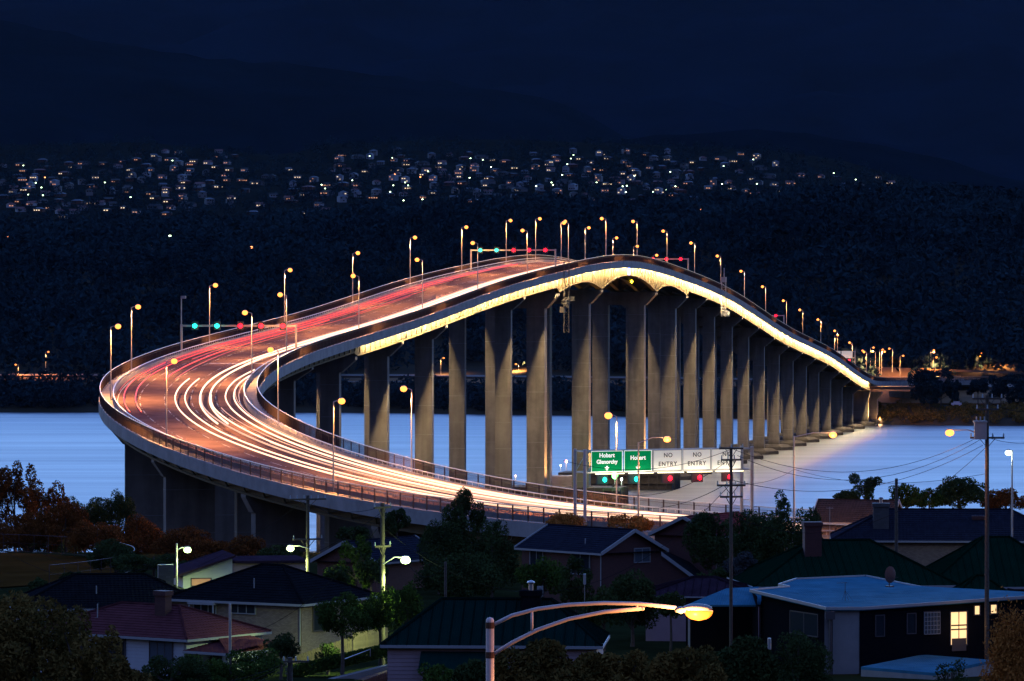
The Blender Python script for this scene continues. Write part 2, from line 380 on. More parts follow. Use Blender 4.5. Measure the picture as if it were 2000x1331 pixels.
def sweep(mb, s0, s1, prof, step=8, caps=True, uv=False):    # prof(s) -> closed list of (u, dz)
    st = stations(s0, s1, step); rings = []
    for s in st:
        pr = prof(s) if callable(prof) else prof
        ids = []
        for (u, dz) in pr: ids.append(len(mb.v)); mb.v.append(tuple(P(s, u, dz)))
        rings.append(ids)
    n = len(rings[0])
    for a, b in zip(rings[:-1], rings[1:]):
        for k in range(n):
            k2 = (k+1) % n; mb.f.append((a[k], a[k2], b[k2], b[k])); mb.uv.append(((0,0),(1,0),(1,1),(0,1)))
    if caps:
        mb.f.append(tuple(reversed(rings[0]))); mb.uv.append(((0,0),)*n); mb.f.append(tuple(rings[-1])); mb.uv.append(((0,0),)*n)
def rect(u0, u1, z0, z1): return [(u0, z0), (u1, z0), (u1, z1), (u0, z1)]
S0, S1 = -760, 836
bridge = empty('road_bridge', (0,0,0), label='long curved concrete road bridge climbing over the river with floodlit girder', cat='bridge')
mb = MB(); sweep(mb, S0, S1, lambda s: rect(-HW(s)+0.1, HW(s)-0.1, -0.75, -0.06)); mb.build('deck_slab', M['concrete'], bridge)
mb = MB(); sweep(mb, S0, S1, lambda s: rect(-HW(s)+2.25, HW(s)-2.25, -0.05, 0.0)); mb.build('road_surface', M['asphalt'], bridge)
for sg in (-1, 1):
    mb = MB(); sweep(mb, S0, S1, lambda s: rect(*sorted((sg*(HW(s)-1.95), sg*(HW(s)-0.12))), -0.05, 0.16)); mb.build('footpath', M['path'], bridge)
    mb = MB(); sweep(mb, S0, S1, lambda s: [(sg*(HW(s)-0.1), -1.55), (sg*(HW(s)+0.12), -1.5), (sg*(HW(s)+0.12), 0.22), (sg*(HW(s)-0.1), 0.26)])
    mb.build('fascia', M['concrete'], bridge)
    # concrete kerb barrier between road and footpath with a steel rail on short posts
    mb = MB(); sweep(mb, S0, S1, lambda s: [(sg*(HW(s)-2.3), -0.05), (sg*(HW(s)-1.98), -0.05), (sg*(HW(s)-2.02), 0.72), (sg*(HW(s)-2.2), 0.72)])
    bar = mb.build('barrier', M['concrete'], bridge)
    mb = MB(); sweep(mb, S0, S1, lambda s: rect(*sorted((sg*(HW(s)-2.18), sg*(HW(s)-2.04))), 1.12, 1.24))
    mb.build('rail', M['rail_metal'], bar)
    mb = MB()
    for s in np.arange(S0, S1, 1.8):
        if s < 300: mb.bar(P(s, sg*(HW(s)-2.11), 0.70), P(s, sg*(HW(s)-2.11), 1.14), 0.09)
    tag(mb.build('rail_post', M['rail_metal'], bar), kind='stuff')
    # footpath fence: top rail, mid rails, posts and thin balusters
    mb = MB(); sweep(mb, S0, S1, lambda s: rect(*sorted((sg*(HW(s)-0.02), sg*(HW(s)-0.12))), 1.94, 2.04))
    fence = mb.build('pedestrian_fence', M['rail_metal'], bridge)
    mb = MB(); sweep(mb, S0, S1, lambda s: rect(*sorted((sg*(HW(s)-0.04), sg*(HW(s)-0.09))), 0.34, 0.39)); sweep(mb, S0, S1, lambda s: rect(*sorted((sg*(HW(s)-0.04), sg*(HW(s)-0.09))), 1.6, 1.64))
    mb.build('mid_rail', M['fence_metal'], fence)
    pm = MB(); pm.box(-0.07, 0.07, -0.05, 0.05, 0.2, 1.98); pme = pm.mesh('post', M['fence_metal'])
    rest = MB(); nposts = 0
    for s in np.arange(S0+1, S1-1, 3.6):
        if nposts < 149:
            q = link('post', pme, fence); q.location = P(s, sg*(HW(s)-0.07)); q.rotation_euler = (0, 0, -fr(s)[3]); nposts += 1
        else: rest.bar(P(s, sg*(HW(s)-0.07), 0.2), P(s, sg*(HW(s)-0.07), 1.98), 0.12)
    tag(rest.build('far_post', M['fence_metal'], fence), kind='stuff')
    a = np.arange(S0, S1, 0.15); wv = np.interp(a, S, BW)-0.07
    x = np.interp(a, S, BX); y = np.interp(a, S, BY); z = np.interp(a, S, BZ); th = np.interp(a, S, TH)
    cx = x+sg*wv*np.cos(th); cy = y-sg*wv*np.sin(th); Q = []
    for (dx, dy) in ((np.sin(th), np.cos(th)), (np.cos(th), -np.sin(th))):
        h = 0.016 if dx is not None else 0
        Q.append(np.stack([np.stack([cx-dx*h, cy-dy*h, z+0.34], -1), np.stack([cx+dx*h, cy+dy*h, z+0.34], -1),
                           np.stack([cx+dx*h, cy+dy*h, z+1.95], -1), np.stack([cx-dx*h, cy-dy*h, z+1.95], -1)], 1))
    tag(link('baluster', quads_mesh('baluster', np.concatenate(Q), M['fence_metal']), fence), kind='stuff')
# painted lane lines and studs
rest = MB(); ndash = 0
for s in np.arange(S0, S1, 12.0):
    for u in (-6.0, -2.2, 1.9, 5.7):
        mb = MB() if ndash < 296 else rest
        a, b = P(s, u, 0.012), P(s+4, u, 0.012); n = (P(s, u+0.07)-P(s, u)); n.z = 0
        mb.quad(a-n, b-n, b+n, a+n)
        if ndash < 296: mb.build('lane_dash', M['paint'], bridge)
        ndash += 1
tag(rest.build('far_lane_dash', M['paint'], bridge), kind='stuff')
mb = MB()
for u in (-6.0, -2.2, 1.9, 5.7):
    for s in np.arange(S0, 0, 3.0):
        p = P(s+1.5, u, 0); mb.box(p.x-0.10, p.x+0.10, p.y-0.12, p.y+0.12, p.z+0.002, p.z+0.05)
tag(mb.build('road_stud', M['paint'], bridge), kind='stuff')
mb = MB()
for u0 in (-9.4, 9.3):
    st = stations(S0, S1, 8)
    for a, b in zip(st[:-1], st[1:]): mb.quad(P(a, u0-0.07, 0.012), P(b, u0-0.07, 0.012), P(b, u0+0.07, 0.012), P(a, u0+0.07, 0.012))
mb.build('edge_line', M['paint'], bridge)
for s in (-372, -118):
    mb = MB(); mb.quad(P(s, -2.0, 0.014), P(s, 9.2, 0.014), P(s+1.2, 9.2, 0.014), P(s+1.2, -2.0, 0.014)); mb.build('stop_line', M['paint'], bridge)
# ---- girders
PIERS = [-636,-594,-551,-508,-465,-422,-380,-337,-294,-249,-204,-112,-66,0,95,156]+[156+42.7*(i+1) for i in range(13)]
NAV = [(-66, 0), (0, 95), (95, 156)]
def gdepth(s):
    for a, b in NAV:
        if a <= s <= b:
            t = (s-a)/(b-a); lo = 5.0 if a == -66 and t < .5 else (5.0 if b == 156 and t > .5 else 6.6)
            lo = 6.6 if (a, b) == (0, 95) else lo
            mid = 3.3 if (a, b) == (0, 95) else 3.7
            return mid + (lo-mid)*(2*abs(t-0.5))**2.0
    if s < -294: return 2.7
    return 3.5 + 0.5*float(np.interp(s, [156, 400], [0, 1]))
for sg in (-1, -0.52, 0.0, 0.52, 1):
    mb = MB()
    def pr(s):
        c = sg*(HW(s)-1.9); d = gdepth(s); return rect(c-0.3, c+0.3, -d, -0.72)
    sweep(mb, -700, 711, pr, step=4.0)
    # bottom flange
    sweep(mb, -700, 711, lambda s: rect(sg*(HW(s)-1.9)-0.5, sg*(HW(s)-1.9)+0.5, -gdepth(s)-0.18, -gdepth(s)+0.12), step=4.0)
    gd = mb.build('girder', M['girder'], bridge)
    if sg == 1:
        mb = MB()
        for s in np.arange(-700, 711, 5.0 if True else 3):
            u = HW(s)-1.9+0.36; d = gdepth(s)
            mb.bar(P(s, u, -0.75), P(s, u, -d+0.1), 0.16, 0.22)
        for s in np.arange(-64, 156, 2.6):
            u = HW(s)-1.9+0.33; mb.bar(P(s, u, -0.75), P(s, u, -gdepth(s)+0.1), 0.10, 0.12)
        tag(mb.build('web_stiffener', M['girder'], gd), kind='stuff')
mb = MB()
for s in np.arange(-690, 700, 14.2):
    mb.bar(P(s, -HW(s)+2.2, -1.3), P(s, HW(s)-2.2, -1.3), 0.35, 1.0)
mb.build('cross_beam', M['concrete'], bridge)
# outer side bracing under the near curve
mb = MB()
for s in np.arange(-640, -330, 7.1):
    for sg in (-1,):
        w = HW(s); mb.bar(P(s, sg*(w-0.1), -1.5), P(s+3.5, sg*(w-1.7), -2.6), 0.16)
mb.build('fascia_brace', M['concrete'], bridge)
# ---- piers
def pier(s, nav=False, big=False):
    x, y, z, th, w = fr(s)
    pe = link('pier', None, bridge); pe.location = (x, y, 0); pe.rotation_euler = (0, 0, -th)
    top = z-gdepth(s)-0.18
    gz = float(max(-3, ground_z(x, y))) if y < 760 else -3
    if y > 1700: gz = -3
    ch = 3.0 if not nav else 3.6
    t = 1.1 if not nav else 1.9
    if s < -300: t = 1.0
    mb = MB()           # crosshead: flared ends; front and back faces
    hw = w-1.45; cw = 7.3 if not big else w-2.2
    if s <= -422: cw = 8.6
    pf = [(-cw-0.4, top-ch), (cw+0.4, top-ch), (hw, top-0.6), (hw, top), (-hw, top), (-hw, top-0.6)]
    if s < -300: pf = [(-cw-0.3, top-ch+0.6), (cw+0.3, top-ch+0.6), (hw, top-0.4), (hw, top), (-hw, top), (-hw, top-0.4)]
    n = len(mb.v); k = len(pf)
    for yy in (-t, t):
        for (u, zz) in pf: mb.v.append((u, yy, zz))
    mb.f.append(tuple(range(k))); mb.uv.append(((0,0),)*k); mb.f.append(tuple(reversed(range(k, 2*k)))); mb.uv.append(((0,0),)*k)
    for i in range(k):
        j = (i+1) % k; mb.f.append((j, i, i+k, j+k)); mb.uv.append(((0,0),)*4)
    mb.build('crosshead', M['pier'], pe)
    tc = t-0.12
    cols = ([(-7.3, -2.9), (2.9, 7.3)] if nav else [(-7.3, -3.6), (3.6, 7.3)]) if not big else [(-cw, cw)]
    if s <= -422: cols = [(-8.6, -1.6), (1.6, 8.6)]
    zb = gz-0.5
    for a, b in cols:
        mb = MB(); zt = top-ch+(0.6 if s < -300 else 0)
        mb.hexa([(a,-tc,zb),(b,-tc,zb),(b,tc,zb),(a,tc,zb),(a,-tc,zt),(b,-tc,zt),(b,tc,zt),(a,tc,zt)])
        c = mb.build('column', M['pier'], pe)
        mb = MB()
        for zz in np.arange(max(zb, 0)+6, zt-1, 6.1): mb.box(a-0.03, b+0.03, -tc-0.03, tc+0.03, zz, zz+0.09)
        mb.build('pour_joint', M['concrete'], c)
    if y > 760:
        mb = MB()
        if nav and s in (0, 95):
            L = 15.8; hgt = 4.6
            mb.box(-L, L, -6, 6, -3, hgt-0.8); mb.box(-L-0.4, L+0.4, -6.4, 6.4, hgt-0.8, hgt)
            mb.box(-L-0.45, L+0.45, -6.45, 6.45, 1.6, 2.0)
            for xx in np.arange(-L+1, L, 2.4): mb.box(xx, xx+0.35, -6.75, -6.4, -2, hgt+0.1)
            for yy in np.arange(-5, 6, 2.5): mb.box(L+0.4, L+0.75, yy, yy+0.35, -2, hgt+0.1)
        else:
            pts = [(-12, 0), (-9.5, -4.2), (8.5, -4.2), (12.2, 0), (8.5, 4.2), (-9.5, 4.2)]
            lo = len(mb.v)
            for zz, kf in ((-3, 1.0), (1.1, 1.0), (2.0, 0.84)):
                for (px_, py_) in pts: mb.v.append((px_*kf, py_*kf, zz))
            for l in range(2):
                for i in range(6):
                    j = (i+1) % 6; mb.f.append((lo+l*6+i, lo+l*6+j, lo+l*6+6+j, lo+l*6+6+i)); mb.uv.append(((0,0),)*4)
            mb.f.append(tuple(lo+12+i for i in range(6))); mb.uv.append(((0,0),)*6)
        mb.build('pile_cap', M['cap'], pe)
    return pe
for s in PIERS: pier(s, nav=s in (-66, 0, 95, 156), big=(s == PIERS[-1]))
for s in (745, 790): pier(s)
# ---- floodlights under the right-hand edge of the deck, washing the outer girder
fm = MB(); fm.box(-0.25, 0.25, -0.10, 0.10, -0.08, 0.08); fme = fm.mesh('floodlight', M['flood'])
for s in np.arange(-290, 708, 6.0):
    w = HW(s); q = link('floodlight', fme, bridge); q.location = P(s, w-0.35, -0.92); q.rotation_euler = (0, 0, -fr(s)[3]+math.pi/2)
ls = list(np.arange(-286, 706, 16.0))
for s, sd in [(q, 1) for q in ls]+[(q, -1) for q in ls]:
    p = P(s+6, sd*(HW(s)-0.62), -1.06)
    w = HW(s)
    L = bpy.data.lights.new('flood_tube', 'AREA'); L.shape = 'RECTANGLE'; L.size = 15.5; L.size_y = 0.06
    L.energy = 12000 if sd > 0 else 8000 ; L.color = (1.0, 0.72, 0.36); L.spread = math.radians(175)
    o = link('flood_tube', L, bridge); o.location = p
    th = fr(s+6)[3]; t = Vector((math.sin(th), math.cos(th), (P(s+8,0).z-P(s+4,0).z)/4)).normalized()
    nrm = Vector((math.cos(th), -math.sin(th), 0))*sd
    emit = (-nrm*0.72 + Vector((0,0,-0.7))).normalized()      # shines inwards and down
    zax = -emit; xax = t; yax = zax.cross(xax).normalized(); xax = yax.cross(zax)
    o.rotation_euler = Matrix((xax, yax, zax)).transposed().to_euler()
# marker beacons hung on the main span
mb = MB(); p = P(43, HW(43)-1.2, -3.3); mb.box(p.x-0.25, p.x+0.25, p.y-0.2, p.y+0.2, p.z, p.z+2.2)
mb.build('blue_channel_light', M['sig_blue'], bridge)
mb = MB(); p = P(78, 6.2, -4.4); mb.ell(p, 0.34, 0.3, 0.45); mb.build('yellow_channel_light', M['sig_yellow'], bridge)
# uplights on the pile caps of the channel piers, raking the ends of the columns
for s in (-66, 0, 95, PIERS[-1]):
    p = P(s, HW(s)+1.5, 0); p.z = 5.0 if s != PIERS[-1] else 2.4; th = fr(s)[3]
    mb = MB(); mb.box(p.x-0.3, p.x+0.3, p.y-0.3, p.y+0.3, p.z-3.5, p.z+0.1); mb.build('uplight_case', M['dark'], bridge)
    L = bpy.data.lights.new('uplight', 'SPOT'); L.energy = 60000; L.color = (1.0, 0.48, 0.14); L.spot_size = math.radians(75); L.spot_blend = 0.8; L.shadow_soft_size = 0.2
    o = link('uplight', L, bridge); o.location = (p.x, p.y, p.z+0.4)
    d = (P(s, 5.0, 0)-p); d.z = 22 if s != PIERS[-1] else 8; o.rotation_euler = d.to_track_quat('-Z', 'Y').to_euler()
# ---- service cradle hung over the rail near the main span
M['housing_dark'] = mat('weathered_scaffold', (0.10,0.09,0.08), 0.6, 0.2, 2)
cr = empty('inspection_cradle', P(-70, HW(-70), 0), -fr(-70)[3], 'lattice inspection cradle hanging over the bridge edge left of the main span', 'cradle')
mb = MB()
def lattice(mb, a, b, w, n=6, t=0.12):
    a = Vector(a); b = Vector(b); d = b-a
    ax = Vector((1,0,0)) if abs(d.x) < abs(d.z)+abs(d.y) else Vector((0,0,1)); ay = d.normalized().cross(ax)
    cs = [ax*w/2+ay*w/2, ax*w/2-ay*w/2, -ax*w/2-ay*w/2, -ax*w/2+ay*w/2]
    for c in cs: mb.bar(a+c, b+c, t)
    for i in range(n):
        for k in range(4):
            p = a+d*(i/n)+cs[k]; q = a+d*((i+1)/n)+cs[(k+1) % 4]; mb.bar(p, q, t*0.6)
            mb.bar(p, a+d*(i/n)+cs[(k+1) % 4], t*0.6)
lattice(mb, (1.2, 0, 3.0), (1.2, 0, -14.5), 1.2, 12, 0.09); mb.build('mast', M['housing_dark'], cr)
mb = MB(); lattice(mb, (1.2, 0, -6.5), (1.2, 9, -6.2), 0.9, 8, 0.07); lattice(mb, (1.2, 0, -6.8), (1.2, -5, -7.2), 0.9, 5, 0.07); mb.build('gangway', M['housing_dark'], cr)
mb = MB(); mb.box(0.0, 1.2, -2.6, -1.6, -9.6, -8.2); mb.box(0.6, 1.8, -0.6, 0.6, -8.4, -7.4); mb.build('cabin', M['frame_dark'], cr)
cr2 = empty('inspection_cradle', P(222, HW(222), 0), -fr(222)[3], 'small lattice cradle hooked over the bridge edge right of the main span', 'cradle')
mb = MB(); lattice(mb, (0.6, 0, 2.8), (0.6, 0, -8), 1.3, 6); lattice(mb, (0.6, -1, -6.6), (0.6, 9, -7.2), 1.4, 5); mb.build('frame', M['rail_metal'], cr2)
mb = MB(); mb.bar((0.6, 1, 2.5), (0.6, 1, 7), 0.25); mb.box(0, 1.4, -1, 0.6, 2.6, 4.2); mb.build('cabin', M['housing'], cr2)

# ------------------------------------------------------------------ light streaks of the traffic along the lanes
def streak(su, m, label, r=0.13, dz=0.62, group=None):
    st = stations(su[0][0], su[-1][0], 5)
    ks = [a for a, b in su]; us = [b for a, b in su]
    pts = [P(s, float(np.interp(s, ks, us)), dz) for s in st]
    mb = MB(); mb.tube(pts, r, 5)
    o = mb.build('light_trail', m)
    tag(o, label, 'light trail', group); return o
GW = 'headlight streaks in the inbound lanes'; GR = 'tail light streaks in the outbound lanes'
T = [
 ([(-760,-1.0),(-600,-1.6),(-506,-1.6),(-452,-0.6),(-416,0.3)], 'trail_white', 0.115, 'white streak outermost of the headlight streaks, starting at the bend'),
 ([(-760,0.4),(-600,0.0),(-506,0.0),(-452,0.9),(-416,1.9)], 'trail_white', 0.11, 'white streak second from the outside, starting at the bend'),
 ([(-494,1.8),(-448,3.35),(-400,4.4),(-354,5.6),(-300,5.6),(-208,5.7),(-60,5.7),(15,5.6)], 'trail_white', 0.15, 'thick white streak climbing the hill and ending bluntly mid bend'),
 ([(-494,3.3),(-448,4.85),(-400,5.9),(-354,6.9),(-300,6.7),(-208,6.9),(-60,6.9),(15,6.8)], 'trail_white', 0.15, 'thick white streak beside the kerb side twin, ending bluntly mid bend'),
 ([(-760,2.6),(-600,2.2),(-520,2.4),(-470,2.9),(-448,3.5)], 'trail_soft', 0.11, 'thin pale streak below the two blunt ended streaks'),
 ([(-760,4.0),(-600,3.7),(-520,3.9),(-470,4.4),(-448,5.0)], 'trail_white', 0.11, 'thin white streak running from the middle bend to the sign gantry'),
 ([(-760,5.6),(-600,5.9),(-520,6.4),(-452,7.1),(-420,8.0),(-396,9.1)], 'trail_white', 0.115, 'white streak in the kerb lane starting at the inner barrier'),
 ([(-760,7.1),(-600,7.4),(-520,7.9),(-452,8.4),(-425,9.0),(-410,9.6)], 'trail_white', 0.115, 'innermost white streak hugging the inner barrier on the bend'),
 ([(-380,6.1),(-300,7.6),(-208,7.5),(-60,7.9),(10,7.9)], 'trail_white', 0.12, 'white streak nearest the inner barrier on the climb'),
 ([(-330,4.9),(-208,4.9),(-60,4.8),(5,4.8)], 'trail_soft', 0.11, 'soft white streak at the left edge of the bright band on the climb'),
 ([(-476,-8.6),(-446,-8.4),(-400,-8.4),(-330,-8.3),(-250,-7.9),(-100,-7.7),(-30,-7.6)], 'trail_red', 0.09, 'red streak outermost on the bend by the outer barrier'),
 ([(-476,-6.9),(-446,-6.6),(-400,-6.7),(-330,-6.9),(-250,-6.4),(-100,-6.3),(-30,-6.2)], 'trail_red', 0.09, 'red streak second from the outer barrier on the bend'),
 ([(-418,-3.5),(-380,-3.6),(-300,-4.4),(-250,-4.6)], 'trail_red', 0.10, 'shorter red streak in the middle lane above the bend'),
 ([(-418,-1.8),(-380,-1.9),(-300,-2.8),(-262,-3.0)], 'trail_dim', 0.07, 'dim red streak beside the middle of the road above the bend'),
 ([(-370,-5.2),(-300,-5.4),(-200,-5.0),(-120,-5.0)], 'trail_dim', 0.09, 'faint red streak between the two red pairs on the climb'),
 ([(-230,-3.4),(-160,-3.3)], 'trail_dim', 0.09, 'short faint red streak halfway up the climb'),
 ([(-350,-9.0),(-200,-8.8),(-80,-8.8)], 'trail_dim', 0.08, 'faint red streak against the outer barrier on the climb'),
 ([(-560,-9.2),(-530,-9.2),(-500,-9.1)], 'trail_dim', 0.08, 'short faint red streak by the near outer fence'),
]
THIN = [(2.2,'trail_soft',0.05,-760,-505),(3.0,'trail_soft',0.05,-760,-520),(5.0,'trail_soft',0.06,-760,-470),(6.4,'trail_soft',0.05,-760,-460),(8.3,'trail_soft',0.05,-760,-430),(-0.4,'trail_soft',0.05,-760,-520),
        (6.3,'trail_soft',0.06,-395,-40),(7.2,'trail_soft',0.06,-380,-10),(8.4,'trail_soft',0.05,-340,-90),(-7.3,'trail_dim',0.06,-420,-60),(-5.8,'trail_dim',0.06,-330,-40),(-8.9,'trail_dim',0.05,-440,-330),(-2.4,'trail_dim',0.05,-300,-180),(-6.6,'trail_dim',0.05,-250,-20)]
PLACE = ['running out under the sign gantry','running out under the signs beside it','in the middle inbound lane of the near curve','between the two kerb lane streaks of the near curve','closest to the inner barrier on the near curve','at the outer edge of the inbound lanes','inside the bright band on the climb','in the kerb lane on the climb','under the inner barrier on the climb','between the outer red pair','inside the outer red pair','against the outer barrier at the bend','in the middle lane of the climb','in the outer lane near the crest']
for (u, mk, r, a_, b_), pl_ in zip(THIN, PLACE):
    T.append(([(a_, u-0.4), ((a_+b_)/2, u), (b_, u+(0.5 if mk == 'trail_soft' else -0.2))], mk, r, ('thin pale streak ' if mk == 'trail_soft' else 'thin red streak ')+pl_))
for su, mk, r, lb in T:
    streak(su, M[mk], lb, r, group=GW if mk in ('trail_white', 'trail_soft') else GR)

# ------------------------------------------------------------------ street lamps
def lamp_mesh(h, arm, glass, r0=0.11, r1=0.065, lum=0.82, pole=None):
    pole = pole or M['pole']
    a = MB(); a.tube([(0,0,0),(0,0,h)], r0, 8, r1); a.box(-0.2,0.2,-0.2,0.2,0,0.05)
    b = MB(); b.tube([(0,0,h-0.05),(arm*0.5,0,h+0.12),(arm,0,h+0.16)], r1*0.8, 6)
    c = MB(); c.ell((arm+lum*0.4,0,h+0.18), lum*0.42, 0.2, 0.40, 10, 3, 0.55, 1)
    d = MB(); d.ell((arm+lum*0.45,0,h+0.08), lum*0.55, 0.44, 0.40, 12, 8, -1, 0.9)
    return [('pole', a.mesh('pole', pole)), ('arm', b.mesh('arm', pole)), ('housing', c.mesh('housing', M['housing'])), ('glass', d.mesh('glass', glass))]
LM = lamp_mesh(11.3, 0.75, M['sodium'])
LMfar = lamp_mesh(10.5, 1.0, M['sodium_far'], lum=0.9)
BR_GROUP = 'street lamps along the bridge'
def street_lamp(loc, rz, label, group, parts, lightspec=None, hh=11.3, armx=1.05, name='street_lamp'):
    e = empty(name, loc, rz, label, 'street lamp', group)
    for n, me in parts: link(n, me, e)
    if lightspec:
        kind, power, col, cone, rad = lightspec
        lamp_light(kind, 'bulb', e, (armx, 0, hh-0.42), power, col, rad, cone)
    return e
SOD = (1.0, 0.42, 0.13)
outer = [(215,-520,-430),(258,-430,-380),(410,-360,-290),(557,-290,-230),(690,-240,-180),(803,-190,-120),(903,-130,-70),(990,-80,-20),(1065,-30,20),(1130,20,60),(1190,40,100),(1250,90,150),(1306,130,190),(1340,160,230),(1400,200,300)]
outer_near = [(326,-560,-470),(653,-640,-540)]
inner = [(490,-450,-380),(540,-540,-460),(558,-380,-330),(700,-340,-270),(824,-260,-200),(932,-200,-140),(1028,-140,-80),(1109,-80,-20),(1182,-20,40),(1243,20,90),(1302,80,150),(1356,130,200),(1407,190,260),(1453,230,310),(1495,280,360),(1535,330,410),(1570,380,460),(1603,430,520),(1635,480,580),(1664,530,640),(1692,590,700)]
inner_near = [(753,-640,-560),(1190,-700,-620)]
def describe(x, side, i, n):
    if side < 0: w = 'far side of the bridge'
    else: w = 'near side of the bridge'
    return w
allL = []
for (x, lo, hi) in outer + outer_near: allL.append((find_s(x, -1, lo, hi), -1, x))
for (x, lo, hi) in inner + inner_near: allL.append((find_s(x, 1, lo, hi), 1, x))
allL.sort(key=lambda a: -a[0])
ORD = ['first','second','third','fourth','fifth','sixth','seventh','eighth','ninth','tenth','eleventh','twelfth','thirteenth','fourteenth','fifteenth','sixteenth','seventeenth','eighteenth','nineteenth','twentieth','twenty-first','twenty-second','twenty-third','twenty-fourth','twenty-fifth']
cnt = {1: 0, -1: 0}
for s, sd, x in sorted(allL, key=lambda a: a[0]):
    k = cnt[sd]; cnt[sd] += 1
    lab = '%s lit orange lamp from the near end on the %s' % (ORD[k], 'inner barrier of the curve' if sd > 0 else 'outer barrier of the curve')
    th = fr(s)[3]; rz = -th + (math.pi if sd > 0 else 0)
    pw = 50000
    street_lamp(P(s, sd*(HW(s)-1.75), 0.1), rz, lab, BR_GROUP, LM, ('SPOT', pw, SOD, 165, 0.25))
# lamps on the far shore
far_l = [(1635,660,1),(1686,690,-1),(1705,684,1),(1705,692,-1),(1723,688,1),(1727,692,1),(1738,686,-1),(1763,700,1),(1823,689,1),(1823,693,1),(1828,703,1),(1915,694,1),(1913,702,1),(1956,700,-1),(94,692,1),(31,717,-1),(866,704,1),(1008,716,-1),(1030,701,-1),(1830,737,1),(1948,733,-1)]
for i, (x, y, sd) in enumerate(far_l):
    Y = 2130 if x < 1600 else 1900 + (x-1600)*0.25
    h = 9.5; p = at(x-sd*5, y, Y); p.z -= h
    lab = ['orange lamp', 'tall orange lamp', 'small orange lamp'][i % 3] + ' on the far shore, ' + [
     'first beyond the bridge end sign','just left of the curving ramp','upper of a pair over the ramp','lower of a pair over the ramp','left of three close lamps past the bridge','middle of three close lamps past the bridge','right of three close lamps past the bridge','alone right of the ramp end','tallest of three behind the dark gum trees','second of three behind the dark gum trees','lowest of three behind the dark gum trees','left of the last pair at the right edge','right of the last pair at the right edge','last one at the right edge','by the lit bank at far left','tiny pale one at the left edge','seen between the left piers','lower one seen between the middle piers','upper one seen between the middle piers','low between the gum trees','low at far right behind the trees'][i]
    zg = float(bank_z(np.array(p.x), np.array(Y)))
    if x > 1600 and y > 0: p.z = min(p.z, p.z)
    street_lamp(p, 0 if sd > 0 else math.pi, lab, 'street lamps on the far shore', LMfar, ('SPOT', 60000, SOD, 150, 0.3) if i not in (3, 5, 9, 12) else None, 10.5, 1.3)
    if p.z > zg + 1:      # a mast plinth where the ground is lower
        mb = MB(); mb.tube([(p.x, p.y, zg-0.5), (p.x, p.y, p.z+0.05)], 0.16, 6)
        o = mb.build('lamp_base', M['pole'], COL.objects[-1]) if False else None

# ------------------------------------------------------------------ lane signal gantries
def sig_gantry(s, h, lights, ulo, uhi, label, ur=10.2, ul=-10.2, extra=False):
    x, y, z, th, w = fr(s)
    e = empty('lane_signal_gantry', (x, y, z+0.1), -th, label, 'signal gantry', 'overhead lane signal gantries')
    for u in (ulo, uhi):
        mb = MB(); mb.tube([(u,0,0),(u,0,h+0.25)], 0.2, 8); mb.build('post', M['pole'], e)
    if extra:
        mb = MB(); mb.tube([(ulo,0,h),(ulo,0,h+5)], 0.1, 6); mb.box(ulo-0.1,ulo+0.8,-0.15,0.15,h+4.8,h+5.3); mb.build('aerial', M['pole'], e)
    mb = MB(); mb.bar((ulo,0,h),(uhi,0,h),0.34,0.34); mb.build('beam', M['pole'], e)
    for u, c in lights:
        mb = MB(); mb.box(u-0.55,u+0.55,-0.45,-0.2,h-0.75,h+0.75); mb.box(u-0.3,u+0.3,-0.75,-0.45,h+0.25,h+0.33)
        sg_ = mb.build('signal', M['dark'], e)
        mb = MB(); mb.ell((u,-0.5,h), 0.46, 0.12, 0.46, 12, 6); mb.build('lamp', M['sig_teal' if c == 't' else 'sig_red'], sg_)
        lamp_light('POINT', 'bulb', e, (u, -1.1, h), 45, (0.02, 0.95, 0.7) if c == 't' else (1.0, 0.03, 0.08), 0.3)
    return e
sig_gantry(-352, 5.3, [(-7.9,'t'),(-3.9,'t'),(0.3,'r'),(4.0,'r'),(7.9,'r')], -10.4, 10.2, 'lane gantry over the bend with two green and three red lights', extra=True)
sig_gantry(-70, 5.4, [(-8.0,'t'),(-4.0,'t'),(0.2,'r'),(4.0,'r'),(8.0,'r')], -10.4, 10.4, 'lane gantry before the crest with two green and three red lights')
sig_gantry(160, 5.8, [(0.0,'r'),(4.0,'r'),(8.2,'r')], -10.4, 10.4, 'lane gantry just over the crest showing three red lights')
sig_gantry(400, 5.6, [(3.6,'r'),(7.6,'r')], -10.4, 10.4, 'lane gantry far down the slope showing two red lights')

def text_on(parent, txt, loc, size, m, rot=(math.pi/2, 0, 0), name='lettering', bold=0.0, align='CENTER', space=1.0):
    c = bpy.data.curves.new(name, 'FONT'); c.body = txt; c.size = size; c.align_x = align; c.align_y = 'CENTER'
    c.extrude = 0.01; c.offset = bold; c.materials.append(m); c.resolution_u = 3; c.space_character = space
    t = bpy.data.objects.new('tmp', c); COL.objects.link(t); bpy.context.view_layer.update()
    me = bpy.data.meshes.new_from_object(t.evaluated_get(bpy.context.evaluated_depsgraph_get())); bpy.data.objects.remove(t)
    if not me.materials: me.materials.append(m)
    o = link(name, me, parent); o.location = loc; o.rotation_euler = rot; return o
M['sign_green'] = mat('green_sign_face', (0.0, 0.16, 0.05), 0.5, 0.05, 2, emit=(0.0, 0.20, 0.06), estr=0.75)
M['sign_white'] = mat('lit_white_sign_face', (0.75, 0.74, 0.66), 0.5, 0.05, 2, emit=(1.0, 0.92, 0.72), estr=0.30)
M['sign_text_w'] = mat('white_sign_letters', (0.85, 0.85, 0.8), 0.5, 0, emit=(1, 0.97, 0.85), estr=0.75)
M['sign_text_k'] = mat('black_sign_letters', (0.06, 0.06, 0.055), 0.6, 0)
